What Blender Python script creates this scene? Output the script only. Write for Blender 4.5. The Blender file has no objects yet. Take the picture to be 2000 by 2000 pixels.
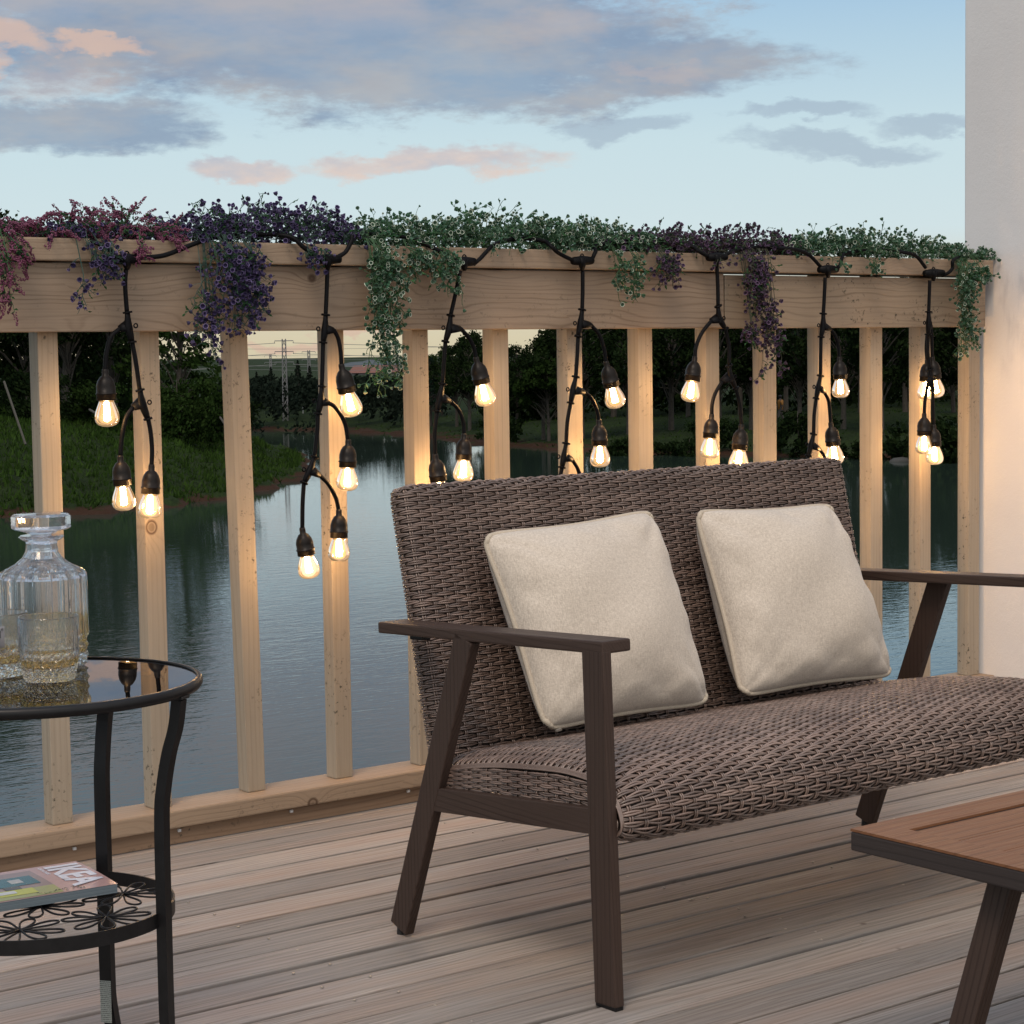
import bpy, bmesh, math, random
import numpy as np
from mathutils import Vector, Matrix, Quaternion
R = math.radians
sc = bpy.context.scene
COL = sc.collection
rnd = random.Random(7)

# ------------------------------------------------------------------ camera
CH = 1.15
YAW, PITCH, ROLL, FPX = R(37.617), R(4.4285), R(-0.8546), 4011.5
def cam_axes():
    cy, sy = math.cos(YAW), math.sin(YAW)
    f = Vector((sy*math.cos(PITCH), cy*math.cos(PITCH), -math.sin(PITCH)))
    r = Vector((cy, -sy, 0)); u = r.cross(f)
    c, s = math.cos(ROLL), math.sin(ROLL)
    return c*r + s*u, -s*r + c*u, f
AX = cam_axes()
cd = bpy.data.cameras.new('camera'); cam = bpy.data.objects.new('camera', cd); COL.objects.link(cam)
cam.matrix_world = Matrix.Translation((0, 0, CH)) @ Matrix((AX[0], AX[1], -AX[2])).transposed().to_4x4()
cd.lens = 36*FPX/2000; cd.sensor_width = 36; cd.clip_end = 9000; cd.clip_start = .05
cd.dof.use_dof = False
sc.camera = cam

# ------------------------------------------------------------------ node helper
class NT:
    def __init__(s, tree): s.t = tree; s.n = tree.nodes; s.l = tree.links
    def new(s, typ, **kw):
        n = s.n.new(typ)
        for k, v in kw.items(): setattr(n, k, v)
        return n
    def put(s, sock, v):
        if v is None: return
        if hasattr(v, 'is_output') or isinstance(v, bpy.types.NodeSocket): s.l.new(v, sock)
        else:
            if isinstance(v, (tuple, list)) and len(v) == 3 and sock.type == 'RGBA': v = (*v, 1)
            sock.default_value = v
    def m(s, op, a=None, b=None, c=None, clamp=False):
        n = s.new('ShaderNodeMath', operation=op, use_clamp=clamp)
        for i, v in enumerate((a, b, c)): s.put(n.inputs[i], v)
        return n.outputs[0]
    def vm(s, op, a=None, b=None):
        n = s.new('ShaderNodeVectorMath', operation=op)
        s.put(n.inputs[0], a); s.put(n.inputs[1], b)
        return n.outputs['Value' if op in ('DOT_PRODUCT', 'LENGTH') else 'Vector']
    def sep(s, v):
        n = s.new('ShaderNodeSeparateXYZ'); s.put(n.inputs[0], v); return n.outputs
    def comb(s, x=0., y=0., z=0.):
        n = s.new('ShaderNodeCombineXYZ')
        for i, v in enumerate((x, y, z)): s.put(n.inputs[i], v)
        return n.outputs[0]
    def noise(s, v, scale=5., detail=2., rough=.5, dist=0., col=False):
        n = s.new('ShaderNodeTexNoise'); s.put(n.inputs['Vector'], v)
        n.inputs['Scale'].default_value = scale; n.inputs['Detail'].default_value = detail
        n.inputs['Roughness'].default_value = rough; n.inputs['Distortion'].default_value = dist
        return n.outputs['Color' if col else 0]
    def voro(s, v, scale=5., feature='F1', out='Distance', rand=1.):
        n = s.new('ShaderNodeTexVoronoi', feature=feature); s.put(n.inputs['Vector'], v)
        n.inputs['Scale'].default_value = scale; n.inputs['Randomness'].default_value = rand
        return n.outputs[out]
    def mix(s, f, a, b, blend='MIX'):
        n = s.new('ShaderNodeMix', data_type='RGBA', blend_type=blend)
        s.put(n.inputs[0], f); s.put(n.inputs[6], a); s.put(n.inputs[7], b)
        return n.outputs[2]
    def rng(s, v, a, b, c=0., d=1., smooth=False):
        n = s.new('ShaderNodeMapRange', interpolation_type='SMOOTHSTEP' if smooth else 'LINEAR')
        for i, x in enumerate((v, a, b, c, d)): s.put(n.inputs[i], x)
        return n.outputs[0]
    def ramp(s, f, stops):
        n = s.new('ShaderNodeValToRGB'); s.put(n.inputs[0], f); e = n.color_ramp.elements
        while len(e) < len(stops): e.new(.5)
        for q, (p, c) in zip(e, stops): q.position = p; q.color = (*c, 1)
        return n.outputs[0]
    def bump(s, h, strength=.3, dist=.002, normal=None):
        n = s.new('ShaderNodeBump'); s.put(n.inputs['Height'], h)
        n.inputs['Strength'].default_value = strength; n.inputs['Distance'].default_value = dist
        if normal is not None: s.put(n.inputs['Normal'], normal)
        return n.outputs[0]
    def obj(s): return s.new('ShaderNodeTexCoord').outputs['Object']
def lin(r, g, b):
    f = lambda c: (c/255/12.92) if c/255 <= .04045 else ((c/255+.055)/1.055)**2.4
    return (f(r), f(g), f(b))

# ------------------------------------------------------------------ world / sky
W = bpy.data.worlds.new('World'); sc.world = W; W.use_nodes = True
t = NT(W.node_tree); t.n.clear()
dirv = t.new('ShaderNodeTexCoord').outputs['Generated']
ox, oy, oz = t.sep(dirv)
el = t.m('MULTIPLY', t.m('ARCSINE', oz), 57.2958)                      # elevation in degrees
az = t.m('SUBTRACT', t.m('MULTIPLY', t.m('ARCTAN2', ox, oy), 57.2958), 37.617)   # azimuth, degrees from the view axis
wob = t.noise(t.comb(t.m('MULTIPLY', az, .11), t.m('MULTIPLY', el, .24), .3), 1.7, 5, .56, 0, True)
wob2 = t.noise(t.comb(t.m('MULTIPLY', az, .55), t.m('MULTIPLY', el, 1.1), 1.), 1.6, 5, .62, 0, True)
wx, wy, wz = t.sep(t.vm('ADD', wob, t.vm('MULTIPLY', t.vm('SUBTRACT', wob2, (.5, .5, .5)), (.28, .34, .3))))
azw = t.m('ADD', az, t.m('MULTIPLY', t.m('SUBTRACT', wx, .5), 5.5))
elw = t.m('ADD', el, t.m('MULTIPLY', t.m('SUBTRACT', wy, .5), 2.3))
base = t.ramp(t.rng(el, -2, 50), [(0.0, lin(196, 186, 160)), (.045, lin(214, 203, 172)), (.062, lin(214, 206, 182)),
      (.10, lin(208, 225, 229)), (.15, lin(200, 222, 229)), (.20, lin(178, 207, 225)), (.245, lin(152, 190, 222)), (.34, lin(164, 182, 192)), (.5, lin(158, 174, 186)), (1, lin(176, 194, 220))])
# the sky behind the viewer is brightened as added fill for the foreground
ero = t.m('MULTIPLY', t.m('SUBTRACT', t.noise(t.comb(t.m('MULTIPLY', az, .42), t.m('MULTIPLY', el, 1.25), 5.), 1.5, 7, .66), .5), 2.6)
def blob(a, e, ra, re, soft=.5, tilt=0.):
    da = t.m('DIVIDE', t.m('SUBTRACT', azw, a), ra)
    de = t.m('DIVIDE', t.m('SUBTRACT', t.m('SUBTRACT', elw, e), t.m('MULTIPLY', t.m('SUBTRACT', azw, a), tilt)), re)
    r2 = t.m('ADD', t.m('ADD', t.m('MULTIPLY', da, da), t.m('MULTIPLY', de, de)), ero)
    return t.rng(r2, 1.+soft, 1.-soft, 0, 1, True)
def mx(*v):
    o = v[0]
    for x in v[1:]: o = t.m('MAXIMUM', o, x)
    return o
big = mx(blob(-7.5, 8.9, 9.2, 1.9, .55), blob(-1.5, 8.2, 6.6, 1.75, .5, .03), blob(-12.5, 6.35, 4.6, .7, .6, -.04), blob(-6, 10.5, 12, 2.3, .4), blob(4, 7.9, 5., .8, .7, -.04))
col = t.mix(t.m('MULTIPLY', big, t.rng(wz, .3, .6, .98, .8)), base, t.mix(t.rng(t.noise(t.comb(t.m('MULTIPLY', az, .16), t.m('MULTIPLY', el, .5), 2.), 1.5, 4, .6), .38, .64), lin(134, 153, 178), lin(168, 167, 172)))
# upper side of the big bank catches the last light
col = t.mix(t.m('MULTIPLY', t.m('MULTIPLY', big, t.rng(elw, 8.2, 11, 0, .75)), t.rng(wz, .4, .6)), col, lin(186, 172, 174))
small = mx(blob(3.2, 6.2, 1.9, .34, .6), blob(9.2, 5.5, 2.2, .3, .7, -.03), blob(8.4, 6.3, 1.7, .2, .7, .02), blob(11.6, 6.1, 1.6, .22, .7))
col = t.mix(t.m('MULTIPLY', small, .55), col, lin(152, 168, 188))
pinkd = mx(blob(-7.3, 5.1, 1.5, .26, .7), blob(-2.3, 5.38, 2.8, .30, .8, .05))
col = t.mix(t.m('MULTIPLY', pinkd, .72), col, t.mix(t.rng(wy, .42, .62), lin(178, 178, 192), lin(228, 196, 180)))
pink = mx(blob(-13.2, 8.5, 1.1, .28, .8, -.12), blob(-11.0, 8.25, 1.2, .20, .8, -.15), blob(-14.3, 7.9, .7, .6, .8), t.m('MULTIPLY', blob(-12., 7.5, 1.6, .5, .9), .35), t.m('MULTIPLY', blob(4.4, 7.75, 1.7, .2, .8, -.05), .28), t.m('MULTIPLY', blob(1.2, 8.7, 1.6, .4, .8), .18))
col = t.mix(t.m('MULTIPLY', pink, .62), col, lin(228, 190, 166))
low = mx(blob(-6.7, .35, 1.3, .14, .8), blob(-4.9, .6, 1., .10, .8))
col = t.mix(t.m('MULTIPLY', low, .6), col, lin(214, 176, 160))
# generic cloud veil on the rest of the dome
veil = t.m('MULTIPLY', t.rng(t.noise(dirv, 3.2, 5, .6), .42, .66), t.rng(el, 14, 26))
col = t.mix(t.m('MULTIPLY', veil, .5), col, lin(205, 200, 205))
back = t.rng(t.vm('DOT_PRODUCT', dirv, (-.12, -.85, .51)), .05, .9, 1., 1.85)
col = t.mix(t.rng(back, 1.05, 1.9, 0, .6), col, lin(226, 216, 208))
sky = t.new('ShaderNodeTexSky', sky_type='NISHITA'); sky.sun_disc = False
SUN_EL, SUN_AZ = R(58), R(-75)          # soft light: high on the left of the photograph
sky.sun_elevation = SUN_EL; sky.sun_rotation = SUN_AZ
bg1 = t.new('ShaderNodeBackground'); t.put(bg1.inputs[0], col); t.put(bg1.inputs[1], t.m('MULTIPLY', back, .97))
bg2 = t.new('ShaderNodeBackground'); t.put(bg2.inputs[0], sky.outputs[0]); bg2.inputs[1].default_value = .006
ad = t.new('ShaderNodeAddShader'); t.l.new(bg1.outputs[0], ad.inputs[0]); t.l.new(bg2.outputs[0], ad.inputs[1])
wo = t.new('ShaderNodeOutputWorld'); t.l.new(ad.outputs[0], wo.inputs[0])
W.cycles.sampling_method = 'MANUAL'; W.cycles.sample_map_resolution = 512

sl = bpy.data.lights.new('sun', 'SUN'); sl.energy = 1.45; sl.angle = R(20); sl.color = (1, .84, .68)
so = bpy.data.objects.new('sun', sl); COL.objects.link(so)
sd = Vector((math.sin(SUN_AZ)*math.cos(SUN_EL), math.cos(SUN_AZ)*math.cos(SUN_EL)-.55, math.sin(SUN_EL)))
so.rotation_euler = sd.to_track_quat('Z', 'Y').to_euler()

sc.view_settings.view_transform = 'Standard'; sc.view_settings.look = 'None'
sc.view_settings.exposure = 0.0; sc.view_settings.gamma = 1; sc.view_settings.use_curve_mapping = False
sc.render.engine = 'CYCLES'
cy = sc.cycles
cy.use_denoising = True
cy.max_bounces = 10; cy.diffuse_bounces = 3; cy.glossy_bounces = 4; cy.transmission_bounces = 10; cy.transparent_max_bounces = 16
cy.sample_clamp_indirect = 3; cy.caustics_reflective = False; cy.caustics_refractive = False
cy.blur_glossy = .3

# ------------------------------------------------------------------ materials
def mat(name):
    m = bpy.data.materials.new(name); m.use_nodes = True
    T = NT(m.node_tree); T.n.clear()
    o = T.new('ShaderNodeOutputMaterial')
    return m, T, o
def pbsdf(T, o, col, rough=.5, metal=0., normal=None, spec=.5, **kw):
    b = T.new('ShaderNodeBsdfPrincipled')
    T.put(b.inputs['Base Color'], col); T.put(b.inputs['Roughness'], rough); T.put(b.inputs['Metallic'], metal)
    T.put(b.inputs['Specular IOR Level'], spec)
    for k, v in kw.items(): T.put(b.inputs[k.replace('_', ' ')], v)
    if normal is not None: T.put(b.inputs['Normal'], normal)
    T.l.new(b.outputs[0], o.inputs[0]); return b
def simple(name, col, rough=.5, metal=0., var=.12, nscale=30, bump=0., **kw):
    m, T, o = mat(name); P = T.obj()
    n = T.noise(P, nscale, 3, .6)
    c = T.mix(T.rng(n, .3, .7), tuple(x*(1-var) for x in col), tuple(min(1, x*(1+var)) for x in col))
    nm = T.bump(n, bump, .002) if bump else None
    pbsdf(T, o, c, T.rng(n, .3, .7, max(0, rough-.06), min(1, rough+.06)), metal, nm, **kw); return m

def wood(name, ca, cb, knot=(.07, .035, .02), axis='X', freq=95., warp=.03, knots=True, dirt=.25, rough=.62, kprob=.3, gscale=1., rw=.55):
    """lengthwise grain with cathedral warps and a few knots, in object space"""
    m, T, o = mat(name)
    info = T.new('ShaderNodeObjectInfo')
    P = T.vm('ADD', T.obj(), T.vm('SCALE', T.comb(7.3, 3.1, 5.7)))
    x, y, z = T.sep(T.obj())
    off = T.m('MULTIPLY', info.outputs['Random'], 37.)
    if axis == 'X': L, A, B = x, z, y
    elif axis == 'Z': L, A, B = z, x, y
    else: L, A, B = y, x, z
    L = T.m('ADD', L, off)
    v = T.m('ADD', A, T.m('MULTIPLY', B, .7))
    warpn = T.noise(T.comb(T.m('MULTIPLY', L, 1.3*gscale), T.m('MULTIPLY', A, 5.*gscale), T.m('MULTIPLY', B, 3.*gscale)), 1.6, 2.5, .5)
    v = T.m('ADD', v, T.m('MULTIPLY', warpn, warp*2))
    kn = T.new('ShaderNodeTexVoronoi'); kn.inputs['Scale'].default_value = 1.
    T.put(kn.inputs['Vector'], T.comb(T.m('MULTIPLY', L, 6.5), T.m('MULTIPLY', A, 7.5), 0.))
    on = T.m('LESS_THAN', T.sep(kn.outputs['Color'])[0], kprob)
    kd = T.m('ADD', kn.outputs['Distance'], T.m('MULTIPLY', T.m('SUBTRACT', 1., on), 2.))
    ks = T.m('EXPONENT', T.m('MULTIPLY', T.m('MULTIPLY', kd, kd), -14.))
    if knots: v = T.m('ADD', v, T.m('MULTIPLY', ks, .035))
    ring = T.m('SINE', T.m('MULTIPLY', v, freq*2*math.pi/1.))
    ring = T.m('MULTIPLY', T.m('POWER', T.m('ADD', T.m('MULTIPLY', ring, .5), .5), 5.), T.rng(T.noise(T.comb(T.m('MULTIPLY', L, 1.5), T.m('MULTIPLY', v, 28.), 0.), 1., 2, .6), .35, .65, .15, 1.25))
    fib = T.noise(T.comb(T.m('MULTIPLY', L, 4.), T.m('MULTIPLY', A, 260.), T.m('MULTIPLY', B, 260.)), 1., 3, .6)
    blot = T.noise(T.comb(T.m('MULTIPLY', L, 2.), T.m('MULTIPLY', A, 7.), T.m('MULTIPLY', B, 7.)), 1.7, 4, .6)
    f = T.m('ADD', T.m('MULTIPLY', ring, rw), T.m('MULTIPLY', fib, .40))
    f = T.m('ADD', f, T.m('MULTIPLY', T.m('SUBTRACT', blot, .5), .55), None, True)
    c = T.mix(f, ca, cb)
    if knots:
        kc = T.rng(kd, .085, .05, 0, .55, True)
        c = T.mix(kc, c, knot)
        kr = T.m('MULTIPLY', T.rng(kd, .13, .10, 0, 1), T.rng(kd, .07, .09, 0, 1))
        c = T.mix(T.m('MULTIPLY', kr, .85), c, knot)
    spots = T.noise(T.obj(), 70, 4, .7); patch = T.noise(T.comb(T.m('MULTIPLY', L, 3.), T.m('MULTIPLY', A, 9.), 1.), 1.3, 3, .6)
    dm = T.m('MULTIPLY', T.rng(spots, .58, .68), T.rng(patch, .5, .64, 0, dirt*2.2))
    c = T.mix(dm, c, (.06, .05, .035))
    nm = T.bump(T.m('SUBTRACT', fib, T.m('MULTIPLY', ring, .4)), .35, .0012)
    pbsdf(T, o, c, T.rng(fib, .3, .7, rough-.1, rough+.1), 0, nm, spec=.3 if knots else .16)
    return m
M = {}
M['pine'] = wood('pine_wood', (.335, .25, .178), (.165, .112, .074), freq=62, warp=.05, dirt=.2, rw=.5)
M['pine_cap'] = wood('pine_cap_wood', (.36, .265, .185), (.205, .145, .095), freq=80, warp=.02, dirt=.28, rw=.35)
M['pine_worn'] = wood('pine_worn_wood', (.335, .255, .178), (.165, .115, .076), freq=62, warp=.05, dirt=.7, rw=.45)
M['post'] = wood('baluster_wood', (.385, .325, .25), (.19, .155, .115), axis='Z', freq=70, warp=.012, dirt=.62, kprob=.045, rw=.22)
M['kick'] = wood('kick_wood', (.26, .175, .115), (.15, .095, .06), freq=60, warp=.02, dirt=.4)
M['dark_wood'] = wood('dark_stained_wood', (.062, .041, .033), (.030, .019, .015), axis='Y', freq=130, warp=.006, knots=False, dirt=0, rough=.42)
M['dark_wood_up'] = wood('dark_stained_wood_upright', (.062, .041, .033), (.030, .019, .015), axis='Z', freq=130, warp=.006, knots=False, dirt=0, rough=.42)
M['table_slat'] = wood('table_top_wood', (.23, .115, .06), (.13, .062, .034), axis='Y', freq=60, warp=.02, knots=False, dirt=0, rough=.36)
M['table_rim'] = wood('table_rim_wood', (.205, .092, .046), (.115, .052, .028), axis='X', freq=60, warp=.02, knots=False, dirt=0, rough=.36)
M['table_side'] = wood('table_side_wood', (.050, .040, .037), (.026, .021, .020), axis='Y', freq=110, warp=.01, knots=False, dirt=0, rough=.4)

def deck_mat():
    m, T, o = mat('deck_boards')
    P = T.obj(); x, y, z = T.sep(P)
    g = T.new('ShaderNodeNewGeometry').outputs['Random Per Island']
    L = T.m('ADD', x, T.m('MULTIPLY', g, 41.))
    warpn = T.noise(T.comb(T.m('MULTIPLY', L, 1.1), T.m('MULTIPLY', y, 6.), g), 1.5, 3, .5)
    v = T.m('ADD', y, T.m('MULTIPLY', warpn, .09))
    ring = T.m('POWER', T.m('ADD', T.m('MULTIPLY', T.m('SINE', T.m('MULTIPLY', v, 430.)), .5), .5), 2.)
    fib = T.noise(T.comb(T.m('MULTIPLY', L, 3.2), T.m('MULTIPLY', y, 190.), g), 1., 4, .62)
    blot = T.noise(T.comb(T.m('MULTIPLY', L, 1.6), T.m('MULTIPLY', y, 14.), g), 1.4, 5, .62)
    f = T.m('ADD', T.m('MULTIPLY', ring, .28), T.m('MULTIPLY', T.rng(fib, .3, .7), .6))
    c = T.mix(f, (.385, .345, .31), (.14, .118, .104))
    c = T.mix(T.rng(blot, .45, .72, 0, .45), c, (.25, .25, .25))
    c = T.mix(T.rng(T.noise(T.comb(T.m('MULTIPLY', L, .9), T.m('MULTIPLY', y, 8.), 3.), 1.3, 3), .45, .7, 0, .4), c, (.34, .215, .15))
    br = T.rng(g, 0, 1, .72, 1.2)
    c = T.mix(1., c, T.comb(br, br, br), 'MULTIPLY')
    kn = T.new('ShaderNodeTexVoronoi'); kn.inputs['Scale'].default_value = 1.
    T.put(kn.inputs['Vector'], T.comb(T.m('MULTIPLY', L, 7.), T.m('MULTIPLY', y, 9.), 0.))
    kd = T.m('ADD', kn.outputs['Distance'], T.m('MULTIPLY', T.m('GREATER_THAN', T.sep(kn.outputs['Color'])[0], .14), 2.))
    c = T.mix(T.rng(kd, .085, .03, 0, .8, True), c, (.05, .035, .03))
    crack = T.rng(T.noise(T.comb(T.m('MULTIPLY', L, 2.), T.m('MULTIPLY', y, 60.), 1.), 1.4, 5, .7), .62, .68, 0, .7)
    c = T.mix(crack, c, (.07, .055, .045))
    nm = T.bump(T.m('SUBTRACT', fib, T.m('MULTIPLY', crack, 1.)), .5, .0015)
    pbsdf(T, o, c, T.rng(fib, .3, .7, .5, .72), 0, nm, spec=.35)
    return m
M['deck'] = deck_mat()
M['black_metal'] = simple('black_powder_coated_metal', (.0055, .005, .0055), .42, .0, .3, 40, spec=.3)
M['black_rubber'] = simple('black_rubber', (.0045, .0045, .0055), .5, 0, .3, 60, spec=.10)
M['socket'] = simple('black_plastic_socket', (.010, .0075, .006), .42, 0, .25, 50, spec=.2)
M['screw'] = simple('screw_metal', (.45, .40, .34), .35, .9)
M['foot'] = simple('black_foot', (.012, .011, .011), .6)
M['white_plastic'] = simple('white_clip', (.6, .6, .6), .5)

def wicker_mat():
    m, T, o = mat('brown_wicker')
    P = T.obj(); g = T.new('ShaderNodeNewGeometry').outputs['Random Per Island']
    n = T.noise(P, 7, 3, .6); n2 = T.noise(P, 260, 2, .6)
    c = T.mix(T.rng(n, .3, .7), (.135, .090, .072), (.225, .160, .130))
    c = T.mix(T.rng(g, 0, 1), c, (.085, .052, .044), 'MIX') if False else c
    br = T.m('ADD', T.rng(g, 0, 1, .55, 1.35), T.m('MULTIPLY', T.m('SUBTRACT', n2, .5), .5))
    c = T.mix(1., c, T.comb(br, br, br), 'MULTIPLY')
    pbsdf(T, o, c, .33, 0, T.bump(n2, .2, .0006), spec=.75)
    return m
M['wicker'] = wicker_mat()
M['wicker_core'] = simple('dark_wicker_backing', (.02, .013, .011), .8)

def fabric():
    m, T, o = mat('oatmeal_linen')
    P = T.obj(); x, y, z = T.sep(P)
    a = T.noise(T.comb(T.m('MULTIPLY', x, 900.), T.m('MULTIPLY', y, 200.), T.m('MULTIPLY', z, 110.)), 1., 2, .6)
    b = T.noise(T.comb(T.m('MULTIPLY', x, 130.), T.m('MULTIPLY', y, 200.), T.m('MULTIPLY', z, 900.)), 1., 2, .6)
    f = T.m('ADD', T.m('MULTIPLY', a, .55), T.m('MULTIPLY', b, .45))
    c = T.mix(T.rng(f, .38, .62), (.44, .375, .305), (.65, .57, .475))
    fold = T.noise(P, 9, 2, .5, .6)
    nm = T.bump(fold, .25, .02, T.bump(f, .5, .0012))
    b_ = pbsdf(T, o, c, .85, 0, nm, spec=.2)
    b_.inputs['Sheen Weight'].default_value = .25
    return m
M['fabric'] = fabric()
M['piping'] = simple('linen_piping', (.47, .40, .31), .85, 0, .15, 400)

def glass_thin(name, tint=(1, 1, 1), refl=.0, glow=None, rough=.02, ior=1.5):
    """thin clear glass: straight-through transparency with Fresnel reflection"""
    m, T, o = mat(name)
    tr = T.new('ShaderNodeBsdfTransparent'); tr.inputs[0].default_value = (*tint, 1)
    gl = T.new('ShaderNodeBsdfGlossy'); gl.inputs[0].default_value = (1, 1, 1, 1); gl.inputs['Roughness'].default_value = rough
    fr = T.new('ShaderNodeFresnel'); fr.inputs[0].default_value = ior
    fac = T.m('ADD', fr.outputs[0], refl, None, True)
    mx_ = T.new('ShaderNodeMixShader'); T.put(mx_.inputs[0], fac); T.l.new(tr.outputs[0], mx_.inputs[1]); T.l.new(gl.outputs[0], mx_.inputs[2])
    out = mx_.outputs[0]
    if glow:
        em = T.new('ShaderNodeEmission'); em.inputs[0].default_value = (*glow[0], 1)
        lw = T.new('ShaderNodeLayerWeight'); lw.inputs[0].default_value = .5
        T.put(em.inputs[1], T.m('MULTIPLY', T.m('MULTIPLY', T.rng(lw.outputs['Facing'], 0., .9, 1., .35), glow[1]), T.rng(T.new('ShaderNodeObjectInfo').outputs['Random'], 0, 1, .6, 1.4)))
        a = T.new('ShaderNodeAddShader'); T.l.new(out, a.inputs[0]); T.l.new(em.outputs[0], a.inputs[1]); out = a.outputs[0]
    T.l.new(out, o.inputs[0])
    m.cycles.emission_sampling = 'NONE'
    return m
M['bulb_glass'] = glass_thin('warm_lit_bulb_glass', (1, .97, .93), .03, ((1., .55, .20), .72))
M['table_glass'] = glass_thin('smoked_table_glass', (.90, .85, .88), .06, None, .0, 1.28)
def crystal(name, tint, rough=.0):
    m, T, o = mat(name)
    g = T.new('ShaderNodeBsdfGlass'); g.inputs[0].default_value = (*tint, 1); g.inputs['IOR'].default_value = 1.5; g.inputs['Roughness'].default_value = rough
    tr = T.new('ShaderNodeBsdfTransparent'); tr.inputs[0].default_value = (.95, .97, 1., 1)
    x = T.new('ShaderNodeMixShader'); x.inputs[0].default_value = .12
    T.l.new(g.outputs[0], x.inputs[1]); T.l.new(tr.outputs[0], x.inputs[2]); T.l.new(x.outputs[0], o.inputs[0]); return m
M['crystal'] = crystal('clear_crystal', (.985, .99, 1.))
m, T, o = mat('amber_whisky'); tr = T.new('ShaderNodeBsdfTransparent'); tr.inputs[0].default_value = (.93, .80, .50, 1)
gl = T.new('ShaderNodeBsdfGlossy'); gl.inputs['Roughness'].default_value = .03
x_ = T.new('ShaderNodeMixShader'); x_.inputs[0].default_value = .06; T.l.new(tr.outputs[0], x_.inputs[1]); T.l.new(gl.outputs[0], x_.inputs[2]); T.l.new(x_.outputs[0], o.inputs[0]); M['whisky'] = m
m, T, o = mat('glowing_filament'); em = T.new('ShaderNodeEmission'); em.inputs[0].default_value = (1, .68, .32, 1); em.inputs[1].default_value = 40
T.l.new(em.outputs[0], o.inputs[0]); m.cycles.emission_sampling = 'NONE'; M['filament'] = m

def wall_mat():
    m, T, o = mat('white_stucco')
    P = T.obj(); n = T.noise(P, 120, 5, .65); b = T.noise(P, 1.3, 4, .6)
    x, y, z = T.sep(P)
    c = T.mix(T.rng(b, .35, .7), (.76, .74, .73), (.70, .675, .665))
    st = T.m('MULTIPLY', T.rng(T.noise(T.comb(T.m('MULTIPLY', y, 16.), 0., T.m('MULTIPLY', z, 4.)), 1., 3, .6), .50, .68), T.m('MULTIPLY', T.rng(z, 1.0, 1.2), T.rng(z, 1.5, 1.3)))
    c = T.mix(T.m('MULTIPLY', st, .5), c, (.36, .36, .40))  # flowers' bluish shadow blotches and stain painted into the wall colour at rail height
    pbsdf(T, o, c, .9, 0, T.bump(T.m('ADD', n, T.noise(P, 22, 4, .6)), .35, .002), spec=.15); return m
M['wall'] = wall_mat()

def water_mat():
    m, T, o = mat('lake_water')
    P = T.obj(); x, y, z = T.sep(P)
    d = T.vm('LENGTH', P)
    # wavelets roughly parallel to the view direction's normal
    q = T.new('ShaderNodeMapping'); T.put(q.inputs['Vector'], P); q.inputs['Rotation'].default_value = (0, 0, YAW); q.inputs['Scale'].default_value = (.55, 1.5, 1)
    n1 = T.noise(q.outputs[0], 2.3, 3, .55, .4)
    n2 = T.noise(q.outputs[0], 7.5, 2, .5, .2)
    h = T.m('ADD', T.m('MULTIPLY', n1, 1.), T.m('MULTIPLY', n2, .35))
    calm = T.rng(T.noise(q.outputs[0], .05, 2, .5), .35, .65, .35, 1.)
    nm = T.bump(T.m('MULTIPLY', h, T.m('MULTIPLY', calm, T.rng(d, 18., 75., 1., .32))), .5, .026)
    b = pbsdf(T, o, (.022, .036, .028), .03, 0, nm, spec=.5); b.inputs['IOR'].default_value = 1.33
    return m
M['water'] = water_mat()
def ground_mat():
    m, T, o = mat('grass_banks')
    P = T.obj(); x, y, z = T.sep(P)
    n = T.noise(P, .5, 5, .65); n2 = T.noise(P, 6, 4, .7)
    g = T.mix(T.rng(n, .35, .65), (.013, .024, .007), (.026, .045, .011))
    g = T.mix(T.rng(n2, .35, .7), g, (.010, .015, .006))
    soil = T.rng(T.m('ADD', z, T.m('MULTIPLY', T.m('SUBTRACT', n, .5), .9)), -4.26, -4.36, 0, 1)
    c = T.mix(soil, g, (.040, .021, .013))
    pbsdf(T, o, c, .95, 0, T.bump(n2, .8, .15), spec=.1); return m
M['ground'] = ground_mat()
def leaf_mat(name, a, b, rough=.6, tr=.15):
    m, T, o = mat(name)
    g = T.new('ShaderNodeNewGeometry').outputs['Random Per Island']
    c = T.mix(g, a, b); r = T.new('ShaderNodeObjectInfo').outputs['Random']
    k = T.rng(r, 0, 1, .75, 1.25); c = T.mix(1., c, T.comb(k, k, k), 'MULTIPLY')
    d = T.new('ShaderNodeBsdfDiffuse'); T.put(d.inputs[0], c)
    tl = T.new('ShaderNodeBsdfTranslucent'); T.put(tl.inputs[0], c)
    x = T.new('ShaderNodeMixShader'); x.inputs[0].default_value = tr; T.l.new(d.outputs[0], x.inputs[1]); T.l.new(tl.outputs[0], x.inputs[2])
    T.l.new(x.outputs[0], o.inputs[0]); return m
M['leaf_dark'] = leaf_mat('dark_foliage', (.007, .014, .006), (.018, .030, .010))
M['leaf_mid'] = leaf_mat('green_foliage', (.012, .026, .007), (.028, .050, .013))
M['leaf_blue'] = leaf_mat('blue_green_foliage', (.008, .018, .012), (.018, .032, .020))
M['leaf_far'] = leaf_mat('far_foliage', (.012, .019, .014), (.020, .029, .020))
M['reed'] = leaf_mat('long_grass', (.016, .033, .008), (.034, .064, .013))
M['bark'] = simple('bark', (.048, .042, .034), .9, 0, .4, 8)
M['pole'] = simple('weathered_pole', (.06, .055, .045), .9)
M['steel'] = simple('galvanised_steel', (.16, .16, .16), .6)
M['hill'] = simple('hazy_wooded_hill', (.050, .062, .068), 1., 0, .3, .06)

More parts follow.
